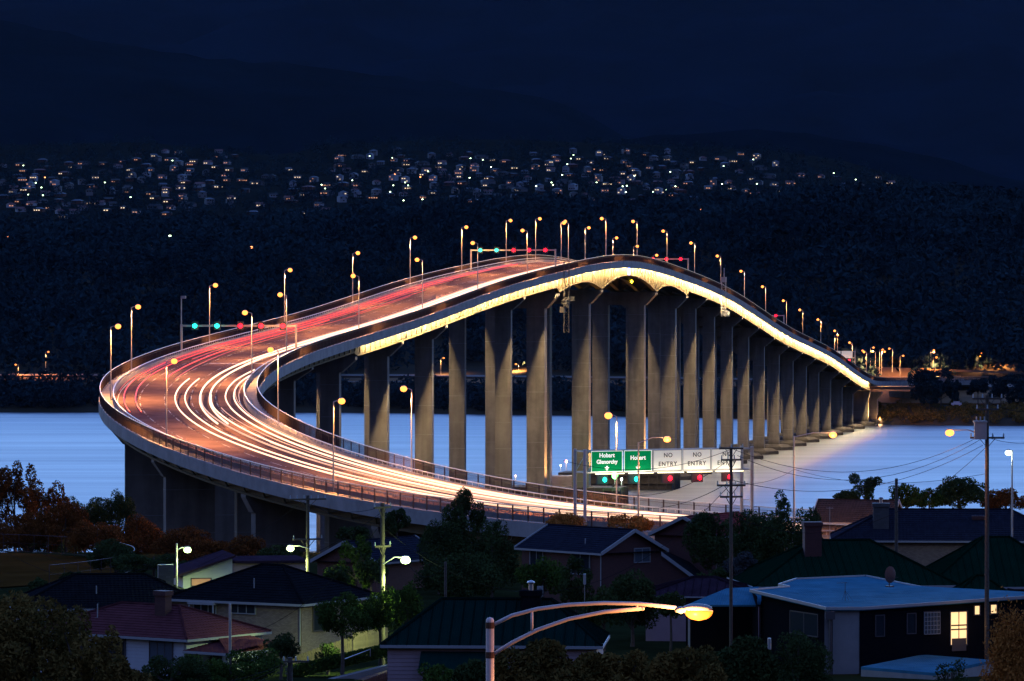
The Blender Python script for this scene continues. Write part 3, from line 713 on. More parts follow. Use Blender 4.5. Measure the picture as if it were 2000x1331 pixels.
# main sign gantry
gx, gy, gz, gth, gw = fr(-650)
e = empty('sign_gantry', (gx, gy, gz+0.1), -gth, 'overhead sign gantry with two green direction signs and three NO ENTRY signs', 'sign gantry')
H0 = 5.6
for u in (-11.0, 10.4):
    for v in (0.0, 2.2):
        mb = MB(); mb.tube([(u,v,0),(u,v,8.6)], 0.19, 8); mb.build('post', M['pole_pink'] if u < 0 else M['rail_metal'], e)  # pink lamplight on the left posts is put into their steel colour
mb = MB()
for v in (0.0, 2.2):
    for z in (6.05, 8.35): mb.bar((-11.0,v,z),(10.4,v,z),0.16)
for i in range(14):
    u = -11.0+21.4*i/13
    for z in (6.05, 8.35): mb.bar((u,0,z),(u,2.2,z),0.09)
    mb.bar((u,2.2,6.05),(u,2.2,8.35),0.09)
    if i < 13: mb.bar((u,2.2,6.05),(u+1.6,2.2,8.35),0.07)
for u in (-11.0, 10.4):
    for z in (2.6, 6.05, 8.35): mb.bar((u,0,z),(u,2.2,z),0.12)
mb.build('truss', M['rail_metal'], e)
PAN = [(-10.35,-6.4,'g'),(-6.2,-2.7,'g'),(-2.5,1.18,'w'),(1.28,4.88,'w'),(4.98,8.85,'w')]
for i, (a, b, c) in enumerate(PAN):
    mb = MB(); mb.box(a, b, -0.22, -0.12, 6.1, 8.4)
    pn = mb.build('sign_panel', M['sign_green' if c == 'g' else 'sign_white'], e)
    mb = MB()
    for (x0,x1,z0,z1) in ((a,b,6.1,6.16),(a,b,8.34,8.4),(a,a+0.06,6.16,8.34),(b-0.06,b,6.16,8.34)): mb.box(x0,x1,-0.25,-0.222,z0,z1)
    mb.build('border', M['sign_text_w'] if c == 'g' else M['housing'], pn)
    m_ = (a+b)/2
    if i == 0:
        text_on(pn, 'Hobart', (m_, -0.25, 7.90), 0.66, M['sign_text_w'], bold=0.018); text_on(pn, 'Glenorchy', (m_, -0.25, 7.20), 0.62, M['sign_text_w'], bold=0.018)
    elif i == 1: text_on(pn, 'Hobart', (m_, -0.25, 7.58), 0.66, M['sign_text_w'], bold=0.018)
    else:
        text_on(pn, 'NO', (m_+0.05, -0.25, 7.78), 0.68, M['sign_text_k'], space=1.15, bold=0.006); text_on(pn, 'ENTRY', (m_, -0.25, 6.82), 0.68, M['sign_text_k'], space=1.2, bold=0.006)
    if c == 'g':
        mb = MB(); zc = 6.5; y0 = -0.25
        mb.tri((m_-0.30,y0,zc+0.10),(m_,y0,zc-0.28),(m_+0.30,y0,zc+0.10)); mb.quad((m_-0.1,y0,zc+0.08),(m_+0.1,y0,zc+0.08),(m_+0.1,y0,zc+0.24),(m_-0.1,y0,zc+0.24))
        mb.build('arrow', M['sign_text_w'], pn)
SGX = [(-8.7,'t'),(-4.7,'t'),(-0.4,'r'),(3.4,'r'),(7.3,'r')]
for u, c in SGX:
    mb = MB(); mb.box(u-0.95,u+0.45,-0.30,-0.05,4.75,5.75); mb.bar((u-0.4,0,5.7),(u-0.4,0,6.1),0.08)
    q = mb.build('signal', M['frame_dark'], e)
    mb = MB(); mb.ell((u,-0.34,5.25), 0.27, 0.10, 0.30, 12, 6); mb.build('lamp', M['sig_teal' if c == 't' else 'sig_red'], q)
    lamp_light('POINT', 'bulb', e, (u,-0.9,5.25), 25, (0.02,0.95,0.7) if c == 't' else (1,0.03,0.08), 0.2)
mb = MB()
for a, b, c in PAN: mb.box(a+0.2, b-0.2, -1.0, -0.8, 5.88, 5.96)
mb.build('sign_light', M['flood'], e)
for a, b, c in PAN:
    lamp_light('AREA', 'sign_lamp', e, ((a+b)/2, -1.0, 6.02), 20, (1.0, 0.95, 0.72), size=(b-a-0.4, 0.15), rot=(math.radians(115), 0, 0))
# far end sign gantry
gx, gy, gz, gth, gw = fr(655)
e = empty('sign_gantry', (gx, gy, gz+0.1), -gth, 'far sign gantry with pale lit panels and red lights at the bridge end', 'sign gantry')
for u in (-9.5, 9.5):
    mb = MB(); mb.tube([(u,0,0),(u,0,9.5)], 0.25, 8); mb.build('post', M['rail_metal'], e)
mb = MB(); mb.bar((-9.5,0,9.2),(9.5,0,9.2),0.3); mb.bar((-9.5,0,6.6),(9.5,0,6.6),0.3); mb.build('beam', M['rail_metal'], e)
for a, b in ((-0.6, 3.6), (4.0, 8.6)):
    mb = MB(); mb.box(a,b,-0.3,-0.2,6.5,9.4); mb.build('sign_panel', M['sign_white'], e)
for u in (3.0, 7.2):
    mb = MB(); mb.box(u-0.9,u+0.9,-0.4,-0.1,4.7,6.3); q = mb.build('signal', M['dark'], e)
    mb = MB(); mb.ell((u,-0.5,5.6), 0.5, 0.12, 0.5, 12, 6); mb.build('lamp', M['sig_red'], q)
# small pedestal lights
def beacon(x, y, Y, m, h, label, lc, pw, r=0.35):
    p = at(x, y, Y); e = empty('navigation_light', (p.x, p.y, p.z-h), 0, label, 'navigation light')
    mb = MB(); mb.tube([(0,0,0),(0,0,h)], 0.1, 6); mb.build('post', M['pole'], e)
    mb = MB(); mb.ell((0,0,h+0.2), r, r, r*1.3); mb.build('lamp', m, e)
    lamp_light('POINT', 'bulb', e, (0,-0.8,h+0.2), pw, lc, 0.3); return e
beacon(1201, 931, 1093, M['sig_green'], 2.0, 'bright green channel light on the pier base below the green signs', (0.1,1,0.12), 1500, 0.75)
beacon(1214, 938, 1092, M['coolwhite'], 1.5, 'small white light beside the green channel light', (0.8,1,0.9), 800, 0.3)
beacon(1106, 903, 1105, M['pinklamp'], 2.2, 'pink light on the pier base left of the sign gantry', (1,0.35,0.3), 800, 0.34)
beacon(1095, 911, 1105, M['coolwhite'], 1.2, 'pale light left of the pink one on the pier base', (0.8,0.9,1), 200, 0.2)
beacon(1007, 931, 1118, M['pinklamp'], 1.5, 'low light on the water between the middle piers', (1,0.7,0.4), 400, 0.2)
beacon(1719, 819, 1830, M['sodium_far'], 1.5, 'small orange light at the waterline by the last pier', (1,0.5,0.2), 2500, 0.6)
mb = MB(); a, b = at(1066, 925, 1108), at(1120, 925, 1108)
mb.hexa([(a.x,a.y,-2),(b.x,a.y,-2),(b.x,a.y+8,-2),(a.x,a.y+8,-2),(a.x,a.y,7.0),(b.x,a.y,7.0),(b.x,a.y+8,7.0),(a.x,a.y+8,7.0)])
tag(mb.build('fender_platform', M['concrete']), 'square concrete platform carrying the pink light beside the pier base', 'platform')

# ------------------------------------------------------------------ foreground houses
M['tile_terra'] = mat('terracotta_roof_tile', (0.1, 0.032, 0.034), 0.6, 0.2, 1.5, spec=0.0, uvw=1.0)
M['tile_dark'] = mat('charcoal_roof_tile', (0.009, 0.01, 0.012), 0.7, 0.25, 1.5, spec=0.0, uvw=1.0)
M['tile_blue'] = mat('slate_blue_roof_tile', (0.018, 0.02, 0.03), 0.55, 0.25, 1.5, spec=0.0, uvw=1.0)
M['tile_brown'] = mat('brown_roof_tile', (0.04, 0.034, 0.034), 0.6, 0.25, 1.5, spec=0.0, uvw=1.0)
M['metal_green'] = mat('green_metal_roof', (0.003, 0.02, 0.016), 0.45, 0.15, 0.8, spec=0.0, uvw=2.5)
M['metal_green2'] = mat('mid_green_metal_roof', (0.003, 0.022, 0.012), 0.5, 0.2, 0.8, spec=0.0, uvw=2.5)
M['metal_pale'] = mat('pale_metal_roof', (0.035, 0.135, 0.20), 0.5, 0.22, 0.5, spec=0.0, uvw=2.5)
M['metal_dark'] = mat('dark_corrugated_wall', (0.007, 0.0075, 0.010), 0.85, 0.15, 1.0, spec=0.0)
M['metal_purple'] = mat('faded_purple_roof', (0.035, 0.02, 0.03), 0.6, 0.25, 0.8, spec=0.0, uvw=2.5)
M['boards'] = mat('white_weatherboard', (0.42, 0.43, 0.43), 0.65, 0.08, 0.8)
M['boards_pink'] = mat('pinkish_weatherboard', (0.32, 0.23, 0.23), 0.65, 0.1, 0.8)
M['brick_cream'] = brick_mat('cream_brick', (0.28,0.20,0.13), (0.19,0.13,0.085), (0.08,0.07,0.06))
M['brick_red'] = brick_mat('red_brick', (0.085,0.022,0.016), (0.06,0.015,0.012), (0.06,0.04,0.035))
M['brick_orange'] = brick_mat('orange_brick', (0.15,0.055,0.032), (0.11,0.04,0.024), (0.08,0.055,0.045))
M['chim_grey'] = brick_mat('grey_block', (0.07,0.07,0.07), (0.05,0.05,0.05), (0.04,0.04,0.04), 0.4, 0.2)

def slope(mb, a, b, c, d, course=0.36, lift=0.035):
    """roof slope: eave a->b, top d->c (d above a); c and d may coincide. Courses step like tiles."""
    a, b, c, d = (Vector(q) for q in (a, b, c, d))
    n = (b-a).cross(d-a)
    if n.length < 1e-6: n = (b-a).cross(c-a)
    n.normalize()
    if n.z < 0: n = -n
    e = (b-a).normalized(); rise = ((d+c)/2 - (a+b)/2).length
    if not course: ribs(mb, a, b, c, d)
    k = max(1, int(rise/course)) if course else 1
    for i in range(k):
        t0, t1 = i/k, (i+1)/k
        p0, p1 = a.lerp(d, t0), b.lerp(c, t0); q0, q1 = a.lerp(d, t1), b.lerp(c, t1)
        L = lift if course else 0
        uv = tuple(((q-a).dot(e), t*rise) for q, t in ((p0,t0),(p1,t0),(q1,t1),(q0,t1)))
        mb.quad(p0+n*L, p1+n*L, q1, q0, uv)
        if course: mb.quad(p0-n*0.01, p1-n*0.01, p1+n*L, p0+n*L, (uv[0],uv[1],uv[1],uv[0]))
def ribs(mb, a, b, c, d, pitch=0.62):
    a, b, c, d = (Vector(q) for q in (a, b, c, d)); e = (b-a).normalized(); L = (b-a).length
    n = (b-a).cross((c+d)/2-(a+b)/2).normalized()
    if n.z < 0: n = -n
    v = n.cross(e).normalized()
    if v.z < 0: v = -v
    h = (d-a).dot(v); dx = (d-a).dot(e); cx = (c-a).dot(e); x = pitch/2
    while x < L:
        y = h if dx <= x <= cx else (h*x/dx if x < dx else h*(L-x)/max(1e-4, L-cx))
        if y > 0.2: mb.bar(a+e*x+n*0.025, a+e*x+v*y+n*0.025, 0.05, 0.05, up=n)
        x += pitch
def clad(mb, a, b, z0, z1, pitch=0.17, out=0.02, zt=None):
    """boards on the wall a->b; zt(t) optional top height along the wall"""
    a = Vector((a[0],a[1],0)); b = Vector((b[0],b[1],0)); d = (b-a).normalized(); n = Vector((d.y,-d.x,0))
    k = int((z1-z0)/pitch)
    for i in range(k):
        zz = z0+i*pitch
        p = [a+n*out, b+n*out, b, a]
        mb.quad(p[0]+Vector((0,0,zz)), p[1]+Vector((0,0,zz)), b+Vector((0,0,zz+pitch)), a+Vector((0,0,zz+pitch)))
        mb.quad(a+Vector((0,0,zz)), b+Vector((0,0,zz)), p[1]+Vector((0,0,zz)), p[0]+Vector((0,0,zz)))
def window_at(h, a, n, x, z, w, hh, glass, frame, mull=1, name='window'):
    """a: start of wall (local xy), n: wall direction unit; placed x metres along, centre height z"""
    d = Vector((n[0], n[1], 0)); o = Vector((d.y, -d.x, 0)); c = Vector((a[0], a[1], 0))+d*x
    def slab(mb, u0, u1, z0, z1, o0, o1):
        p = [c+d*u0+o*o1, c+d*u1+o*o1, c+d*u1+o*o0, c+d*u0+o*o0]
        mb.hexa([q+Vector((0,0,z0)) for q in p]+[q+Vector((0,0,z1)) for q in p])
    mb = MB(); f = 0.07
    slab(mb, -w/2-f, w/2+f, z-hh/2-f, z-hh/2, 0, 0.13); slab(mb, -w/2-f, w/2+f, z+hh/2, z+hh/2+f, 0, 0.11)
    slab(mb, -w/2-f, -w/2, z-hh/2, z+hh/2, 0, 0.11); slab(mb, w/2, w/2+f, z-hh/2, z+hh/2, 0, 0.11)
    for i in range(1, mull+1): u = -w/2+w*i/(mull+1); slab(mb, u-0.03, u+0.03, z-hh/2, z+hh/2, 0.0, 0.10)
    fo = mb.build(name, frame, h)
    for i in range(mull+1):
        mb = MB(); u0 = -w/2+w*i/(mull+1)+0.035; u1 = -w/2+w*(i+1)/(mull+1)-0.035
        slab(mb, u0, u1, z-hh/2+0.01, z+hh/2-0.01, 0.01, 0.08); mb.build('pane', glass, fo)
    return fo
def chimney(h, x, y, z0, z1, w, dpt, m, pots=0, crown=True, flue=None):
    mb = MB()
    for (ax,ay,bx,by) in ((-w/2,-dpt/2,w/2,-dpt/2),(w/2,-dpt/2,w/2,dpt/2),(w/2,dpt/2,-w/2,dpt/2),(-w/2,dpt/2,-w/2,-dpt/2)):
        mb.wall((x+ax,y+ay),(x+bx,y+by),z0,z1)
    mb.quad((x-w/2,y-dpt/2,z1),(x+w/2,y-dpt/2,z1),(x+w/2,y+dpt/2,z1),(x-w/2,y+dpt/2,z1))
    c = mb.build('chimney', m, h)
    if crown:
        mb = MB(); e_ = 0.09
        for (ax,ay,bx,by) in ((-1,-1,1,-1),(1,-1,1,1),(1,1,-1,1),(-1,1,-1,-1)):
            mb.wall((x+ax*(w/2+e_),y+ay*(dpt/2+e_)),(x+bx*(w/2+e_),y+by*(dpt/2+e_)),z1-0.25,z1+0.08)
        mb.quad((x-w/2-e_,y-dpt/2-e_,z1+0.08),(x+w/2+e_,y-dpt/2-e_,z1+0.08),(x+w/2+e_,y+dpt/2+e_,z1+0.08),(x-w/2-e_,y+dpt/2+e_,z1+0.08))
        mb.build('chimney_cap', m, c)
    if flue:
        mb = MB(); mb.tube([(x,y,z1),(x,y,z1+flue)], 0.14, 8); mb.ell((x,y,z1+flue+0.05), 0.24,0.24,0.14, 8, 4); mb.build('flue', M['rail_metal'], c)
def gutter(mb, a, b, out=0.0):
    a = Vector(a); b = Vector(b); mb.bar(a-Vector((0,0,0.09)), b-Vector((0,0,0.09)), 0.13, 0.17)
def house(label, corner, yaw, L, W, zg, ze, zr, roof, walls, kind='hip', ov=0.45, wtype='flat', hipr=1.0, cat='house', name='house', course=0.36, hip_l=True):
    """corner: world xy of the near corner (local (L/2,-W/2)); yaw in degrees turns local x from world x"""
    a = math.radians(yaw)
    cx = corner[0]-(math.cos(a)*L/2+math.sin(a)*W/2); cy = corner[1]-(math.sin(a)*L/2-math.cos(a)*W/2)
    h = empty(name, (cx, cy, 0), a, label, cat)
    x0, x1, y0, y1 = -L/2, L/2, -W/2, W/2
    mb = MB(); pts = [(x0,y0),(x1,y0),(x1,y1),(x0,y1)]
    for i in range(4):
        mb.wall(pts[i], pts[(i+1)%4], zg-3, ze)
        if wtype == 'boards': clad(mb, pts[i], pts[(i+1)%4], zg-1, ze-0.15, 0.24, 0.03)
        if wtype == 'corr': clad(mb, pts[i], pts[(i+1)%4], zg-1, ze-0.1, 0.16, 0.05)
    if kind == 'gable':
        for xx, s_ in ((x0, -1), (x1, 1)):
            yy0, yy1 = (y0, y1) if s_ > 0 else (y1, y0)
            mb.tri((xx, yy0, ze), (xx, yy1, ze), (xx, 0, zr-0.12), ((0,ze),(W,ze),(W/2,zr)))
            if wtype == 'boards': pass
    mb.build('wall', walls, h)
    X0, X1, Y0, Y1 = x0-ov, x1+ov, y0-ov, y1+ov
    mb = MB(); cr = course
    if kind == 'gable':
        slope(mb, (X0,Y0,ze),(X1,Y0,ze),(X1,0,zr),(X0,0,zr), cr); slope(mb, (X1,Y1,ze),(X0,Y1,ze),(X0,0,zr),(X1,0,zr), cr)
    else:
        r = min(W/2+ov, L/2+ov)*hipr; rl = X0+r if hip_l else X0
        slope(mb, (X0,Y0,ze),(X1,Y0,ze),(X1-r,0,zr),(rl,0,zr), cr); slope(mb, (X1,Y1,ze),(X0,Y1,ze),(rl,0,zr),(X1-r,0,zr), cr)
        slope(mb, (X1,Y0,ze),(X1,Y1,ze),(X1-r,0,zr),(X1-r,0,zr), cr)
        if hip_l: slope(mb, (X0,Y1,ze),(X0,Y0,ze),(rl,0,zr),(rl,0,zr), cr)
    mb.quad((X0,Y0,ze-0.02),(X1,Y0,ze-0.02),(X1,Y1,ze-0.02),(X0,Y1,ze-0.02))
    ro = mb.build('roof', roof, h)
    mb = MB()
    if kind == 'gable':
        mb.tube([(X0,0,zr+0.03),(X1,0,zr+0.03)], 0.09, 5)
    else:
        mb.tube([(rl,0,zr+0.03),(X1-r,0,zr+0.03)], 0.10, 5)
        for (xx,yy,rx) in ((X1,Y0,X1-r),(X1,Y1,X1-r))+(((X0,Y0,rl),(X0,Y1,rl)) if hip_l else ()): mb.tube([(xx,yy,ze+0.05),(rx,0,zr+0.05)], 0.10, 5)
    mb.build('ridge_cap', roof, ro)
    mb = MB(); gutter(mb,(X0,Y0,ze),(X1,Y0,ze)); gutter(mb,(X0,Y1,ze),(X1,Y1,ze))
    if kind == 'hip': gutter(mb,(X1,Y0,ze),(X1,Y1,ze)); gutter(mb,(X0,Y0,ze),(X0,Y1,ze))
    mb.build('gutter', M['gutter'], ro)
    if kind == 'gable':
        for xx in (X0, X1):
            mb = MB()
            for yy in (Y0, Y1): mb.bar((xx,yy,ze-0.02),(xx,0,zr-0.02), 0.08, 0.30)
            mb.build('barge_board', M['white_paint'], ro)
    mb = MB(); mb.tube([(x1-0.1,y0-0.06,zg),(x1-0.1,y0-0.06,ze-0.1)], 0.05, 6); mb.build('downpipe', M['gutter'], h)
    return h
def vent(h, x, y, z0, z1):
    mb = MB(); mb.tube([(x,y,z0),(x,y,z1)], 0.045, 6); mb.box(x-0.16,x+0.16,y-0.12,y+0.12,z0-0.1,z0+0.04); mb.build('roof_vent', M['gutter'], h)
def XY(x, Y): return ((x-1000)*Y/F, Y)
def ZZ(y, Y): return EYE-(y-HOR)*Y/F

# 1 terracotta tiled weatherboard house, lower left
h1 = house('white weatherboard house with terracotta tiled hip roof and porch, lower left', XY(363,292), -36, 13.5, 8.2, ZZ(1318,292), ZZ(1249,292), ZZ(1184,298), M['tile_terra'], M['boards'], wtype='boards')
z1_ = ZZ(1249,292)
window_at(h1, (-6.75,-4.1), (1,0), 13.5-2.2, z1_-1.05, 2.0, 1.65, M['window_blind'], M['frame_dark'], 2)
window_at(h1, (-6.75,-4.1), (1,0), 13.5-6.6, z1_-1.15, 2.2, 1.8, M['window_dark'], M['frame_dark'], 1)
window_at(h1, (6.75,-4.1), (0,1), 3.2, z1_-1.25, 1.0, 1.9, M['window_dark'], M['frame_white'], 0, 'door')
chimney(h1, 2.2, -1.2, z1_+0.6, z1_+2.9, 0.95, 0.7, M['brick_red'])
vent(h1, -3.0, -2.2, z1_+0.9, z1_+1.9)
mb = MB(); slope(mb, (6.9,-4.6,z1_-0.75),(10.9,-4.6,z1_-0.75),(10.9,0.4,z1_-0.2),(6.9,0.4,z1_-0.2)); slope(mb, (10.9,-4.6,z1_-0.76),(10.9,2.2,z1_-0.76),(7.0,2.2,z1_-0.1),(7.0,-1.0,z1_-0.1)); pr_ = mb.build('porch_roof', M['tile_terra'], h1)
mb = MB(); gutter(mb,(6.9,-4.6,z1_-0.75),(10.9,-4.6,z1_-0.75)); gutter(mb,(10.9,-4.6,z1_-0.75),(10.9,2.2,z1_-0.75)); mb.build('gutter', M['gutter'], pr_)
for (x, y) in ((10.7,-4.4),(10.7,2.0)):
    mb = MB(); mb.bar((x,y,z1_-4),(x,y,z1_-0.8), 0.14); mb.build('porch_post', M['white_paint'], h1)
# 2 dark hip roof behind it
h2 = house('low house with charcoal hip roof behind the terracotta house', XY(405,338), 8, 15, 9.5, ZZ(1240,338), ZZ(1190,336), ZZ(1122,342), M['tile_dark'], M['boards'], wtype='boards')
vent(h2, -1.2, -3.0, ZZ(1185,336), ZZ(1149,336)); window_at(h2, (-7.5,-4.75),(1,0), 3.6, ZZ(1206,336), 1.6, 0.9, M['window_dark'], M['frame_white'], 1)
chimney(h2, 4.6, 2.2, ZZ(1180,338), ZZ(1107,342), 1.25, 1.0, M['chim_grey'], crown=False)
# 3 cream brick house
h3 = house('cream brick house with dark hip roof left of the lit power pole', XY(589,308), -30, 11.4, 9.6, ZZ(1262,308), ZZ(1180,308), ZZ(1103,316), M['tile_dark'], M['brick_cream'])
z3 = ZZ(1180,308)
window_at(h3, (-5.7,-4.8), (1,0), 6.3, z3-0.55, 2.2, 0.6, M['window_dark'], M['frame_white'], 2)
window_at(h3, (-5.7,-4.8), (1,0), 3.0, z3-1.25, 1.9, 2.1, M['window_dark'], M['frame_white'], 2, 'sliding_door')
window_at(h3, (5.7,-4.8), (0,1), 2.6, z3-1.2, 2.2, 1.7, M['window_dark'], M['frame_dark'], 1)
vent(h3, 0.6, -3.3, z3+0.65, z3+1.6)
mb = MB(); mb.box(-3.8,-1.5,-5.5,-4.8,z3-0.32,z3-0.12); mb.build('door_hood', M['gutter'], h3)
for x in (-3.7,-1.6):
    mb = MB(); mb.bar((x,-5.4,z3-2.9),(x,-5.4,z3-0.3),0.1); mb.build('hood_post', M['gutter'], h3)
# 4 clerestory house
p = XY(430, 352); zt = ZZ(1090,352); zb = ZZ(1165,352)
h4 = empty('house', (p[0], p[1], 0), math.radians(12), 'pale house with high sloping roof and warm lit window behind the brick house', 'house')
mb = MB(); mb.wall((-3.1,0),(1.0,0),zb,ZZ(1128,352)+0.2,zt); mb.wall((-3.1,7),(-3.1,0),zb,ZZ(1128,352)+0.2); mb.wall((1.0,0),(1.0,7),zb,zt); clad(mb, (-3.1,0),(1.0,0), zb, ZZ(1130,352)); mb.build('wall', M['boards'], h4)
mb = MB(); mb.wall((1.0,0.3),(7.2,0.3),zb,zt-0.5); mb.wall((7.2,0.3),(7.2,7),zb,zt-0.5); clad(mb,(1.0,0.3),(7.2,0.3),zb,zt-0.6); mb.build('pink_wall', M['boards_pink'], h4)
mb = MB(); mb.hexa([(-3.9,-0.5,ZZ(1128,352)),(1.2,-0.5,zt+0.05),(1.2,7.3,zt+0.05),(-3.9,7.3,ZZ(1128,352)),(-3.9,-0.5,ZZ(1128,352)+0.18),(1.2,-0.5,zt+0.23),(1.2,7.3,zt+0.23),(-3.9,7.3,ZZ(1128,352)+0.18)])
mb.box(1.21,7.5,0.0,7.3,zt-0.49,zt-0.3); mb.build('roof', M['metal_purple'], h4)
window_at(h4, (-3.1,0), (1,0), 1.5, ZZ(1137,352), 1.6, 0.55, mat('warm_dim_window', (0.5,0.25,0.15), 0.4, 0, emit=(1.0,0.42,0.25), estr=0.16), M['frame_dark'], 0)
# 5 orange brick gable house
h5 = house('orange brick gable house with blue tiled roof left of the big dark tree', XY(640,395), 58, 11.0, 6.6, ZZ(1140,395), ZZ(1098,395), ZZ(1059,395), M['tile_blue'], M['brick_orange'], 'gable')
h5.location = (XY(675,395)[0]+3.0, 399.8, 0); h5.rotation_euler = (0,0,math.radians(58))
# 6 red brick gable house, centre
h6 = house('red brick gable house with blue tiled roof right of the big dark tree', XY(1176,372), -1, 9.5, 6.8, 0, 0, 0, M['tile_blue'], M['brick_red'], 'gable') if False else None
def gable_house(label, cpx, Y, yaw, L, W, zg, ze, zr, roof, walls, **k):
    """corner placed by its near corner; local x is the long axis"""
    return house(label, XY(cpx, Y), yaw, L, W, zg, ze, zr, roof, walls, 'gable', **k)
h6 = gable_house('red brick gable house with blue tiled roof below the sign gantry', 1176, 370, -50, 10.8, 6.9, ZZ(1150,370), ZZ(1081,370), ZZ(1036,372), M['tile_blue'], M['brick_red'])
z6 = ZZ(1081,370)
window_at(h6, (-5.4,-3.45), (1,0), 8.0, z6-1.05, 2.4, 1.75, M['window_dark'], M['frame_white'], 1)
window_at(h6, (-5.4,-3.45), (1,0), 2.1, z6-1.0, 1.7, 1.6, M['window_dark'], M['frame_white'], 1)
window_at(h6, (5.4,-3.45), (0,1), 4.6, z6-0.35, 1.75, 1.15, M['window_blind'], M['frame_white'], 1)
vent(h6, 2.2, -2.6, z6+0.5, z6+1.1)
# 7 second red brick gable house
h7 = gable_house('red brick gable house half hidden by the dark trees beside the blue roofed one', 1279, 402, 58, 10.0, 6.6, ZZ(1130,402), ZZ(1046,402), ZZ(1010,402), M['tile_terra'], M['brick_red'])
h7.rotation_euler = (0,0,math.radians(58)); h7.location = (XY(1339,402)[0]+2.6, 406.2, 0)
mb = MB(); q = at(1292,1068,398); q2 = at(1352,1122,396)
h7b = empty('house', (*XY(1318, 400), 0), 0, 'low brick wing with white barge board beside the red brick houses', 'house')
zq = ZZ(1072,400); zq2 = ZZ(1124,400)
mb = MB(); mb.hexa([(-1.6,-2.5,zq-0.15),(1.7,-2.5,zq2-0.15),(4.0,5,zq2-0.15),(-1.6,5,zq-0.15),(-1.6,-2.5,zq),(1.7,-2.5,zq2),(4.0,5,zq2),(-1.6,5,zq)]); ro = mb.build('roof', M['tile_dark'], h7b)
mb = MB(); mb.bar((-1.65,-2.6,zq-0.1),(1.75,-2.6,zq2-0.1),0.1,0.3); mb.build('barge_board', M['white_paint'], ro)
mb = MB(); mb.wall((-1.5,-2.3),(1.5,-2.3),zq2-3,zq-0.2,zq2); mb.wall((1.5,-2.3),(1.5,5),zq2-3,zq2-0.15); mb.build('wall', M['brick_red'], h7b)
# 8 green roofed weatherboard house, centre foreground
h8 = house('weatherboard house with dark green metal roof behind the big foreground lamp', XY(1165,252), -4, 12.4, 8.0, ZZ(1335,252), ZZ(1262,252), ZZ(1170,257), M['metal_green'], M['boards_pink'], wtype='boards', course=0, ov=0.35, hipr=0.75)
z8 = ZZ(1262,252)
chimney(h8, 2.1, -0.6, z8+0.6, z8+2.95, 1.15, 0.9, M['tile_dark'], crown=True, flue=0.5)
mb = MB(); mb.hexa([(-4.2,-5.9,z8-1.35),(0.9,-5.9,z8-1.35),(0.9,-4.05,z8-0.45),(-4.2,-4.05,z8-0.45),(-4.2,-5.9,z8-1.28),(0.9,-5.9,z8-1.28),(0.9,-4.05,z8-0.38),(-4.2,-4.05,z8-0.38)]); mb.build('awning', M['metal_green'], h8)
window_at(h8, (-6.2,-4.0), (1,0), 4.5, z8-1.4, 2.6, 1.2, M['window_dark'], M['frame_white'], 3)
# 9 modern house, lower right
Y9 = 300; ca = XY(1615, 296); c9 = empty('house', (0,0,0), 0, 'modern dark corrugated house with pale blue metal roof, lower right', 'house')
def W9(x, y, Y): q = at(x, y, Y); return (q.x, q.y, q.z)
A = W9(1465,1154,306); B = W9(1615,1189,296); C = W9(1684,1189,297); D = W9(2090,1161,305); E_ = W9(1968,1160,316); Fp = W9(1824,1153,321); G = W9(1691,1126,331); Hh = W9(1555,1132,323); I = W9(1521,1143,317); J = W9(1542,1147,315)
def slab_poly(mb, pts, th=0.16):
    n = len(mb.v); k = len(pts)
    for q in pts: mb.v.append(tuple(q))
    for q in pts: mb.v.append((q[0], q[1], q[2]-th))
    mb.f.append(tuple(n+i for i in range(k))); mb.uv.append(tuple((q[0], q[1]) for q in pts))
    mb.f.append(tuple(n+k+i for i in reversed(range(k)))); mb.uv.append(tuple((0,0) for q in pts))
    for i in range(k):
        j = (i+1) % k; mb.f.append((n+j, n+i, n+k+i, n+k+j)); mb.uv.append(((0,0),)*4)
mb = MB(); slab_poly(mb, [A,B,C,D,E_,Fp,G,Hh,I,J]); r9 = mb.build('roof', M['metal_pale'], c9)
mb = MB()
for a, b in ((A,B),(B,C),(C,D),(D,E_),(E_,Fp),(Fp,G),(G,Hh),(Hh,I),(I,J),(J,A)): mb.bar(Vector(a)+Vector((0,0,0.0)), Vector(b)+Vector((0,0,0.0)), 0.10, 0.20)
mb.build('flashing', M['gutter'], r9)
def wl(p, q, top0, top1, zb, m, nm, corr=True):
    mb = MB(); a = Vector((p[0],p[1],0)); b = Vector((q[0],q[1],0)); d = (b-a).normalized(); n = Vector((d.y,-d.x,0)); a = a-n*0.35; b = b-n*0.35
    mb.wall((a.x,a.y),(b.x,b.y),zb,top0,top1)
    if corr: clad(mb, (a.x,a.y),(b.x,b.y), zb, min(top0,top1)-0.02, 0.17, 0.06)
    mb.build(nm, m, c9); return (a.x, a.y), (d.x, d.y), (b-a).length
zb9 = ZZ(1345,297)
wa = wl((A[0]+0.5,A[1],0), (B[0]+0.1,B[1],0), A[2]-0.25, B[2]-0.17, zb9, M['metal_dark'], 'left_wall')
wb = wl(B, C, B[2]-0.16, C[2]-0.16, zb9, M['render_wall'], 'rendered_wall', False)
wc = wl(C, D, C[2]-0.17, D[2]-0.17, zb9, M['metal_dark'], 'right_wall')
mb = MB(); mb.wall((D[0],D[1]),(E_[0],E_[1]),zb9,D[2]-0.3); mb.wall((A[0]+0.5,A[1]+6),(A[0]+0.5,A[1]-0.3),zb9,A[2]-0.4); mb.build('end_wall', M['metal_dark'], c9)
window_at(c9, wa[0], wa[1], wa[2]*0.62, ZZ(1221,299), wa[2]*0.38, 1.5, M['window_dark'], M['frame_dark'], 1)
window_at(c9, wc[0], wc[1], 1.65, ZZ(1223,298), 0.65, 1.4, M['window_dark'], M['frame_dark'], 0)
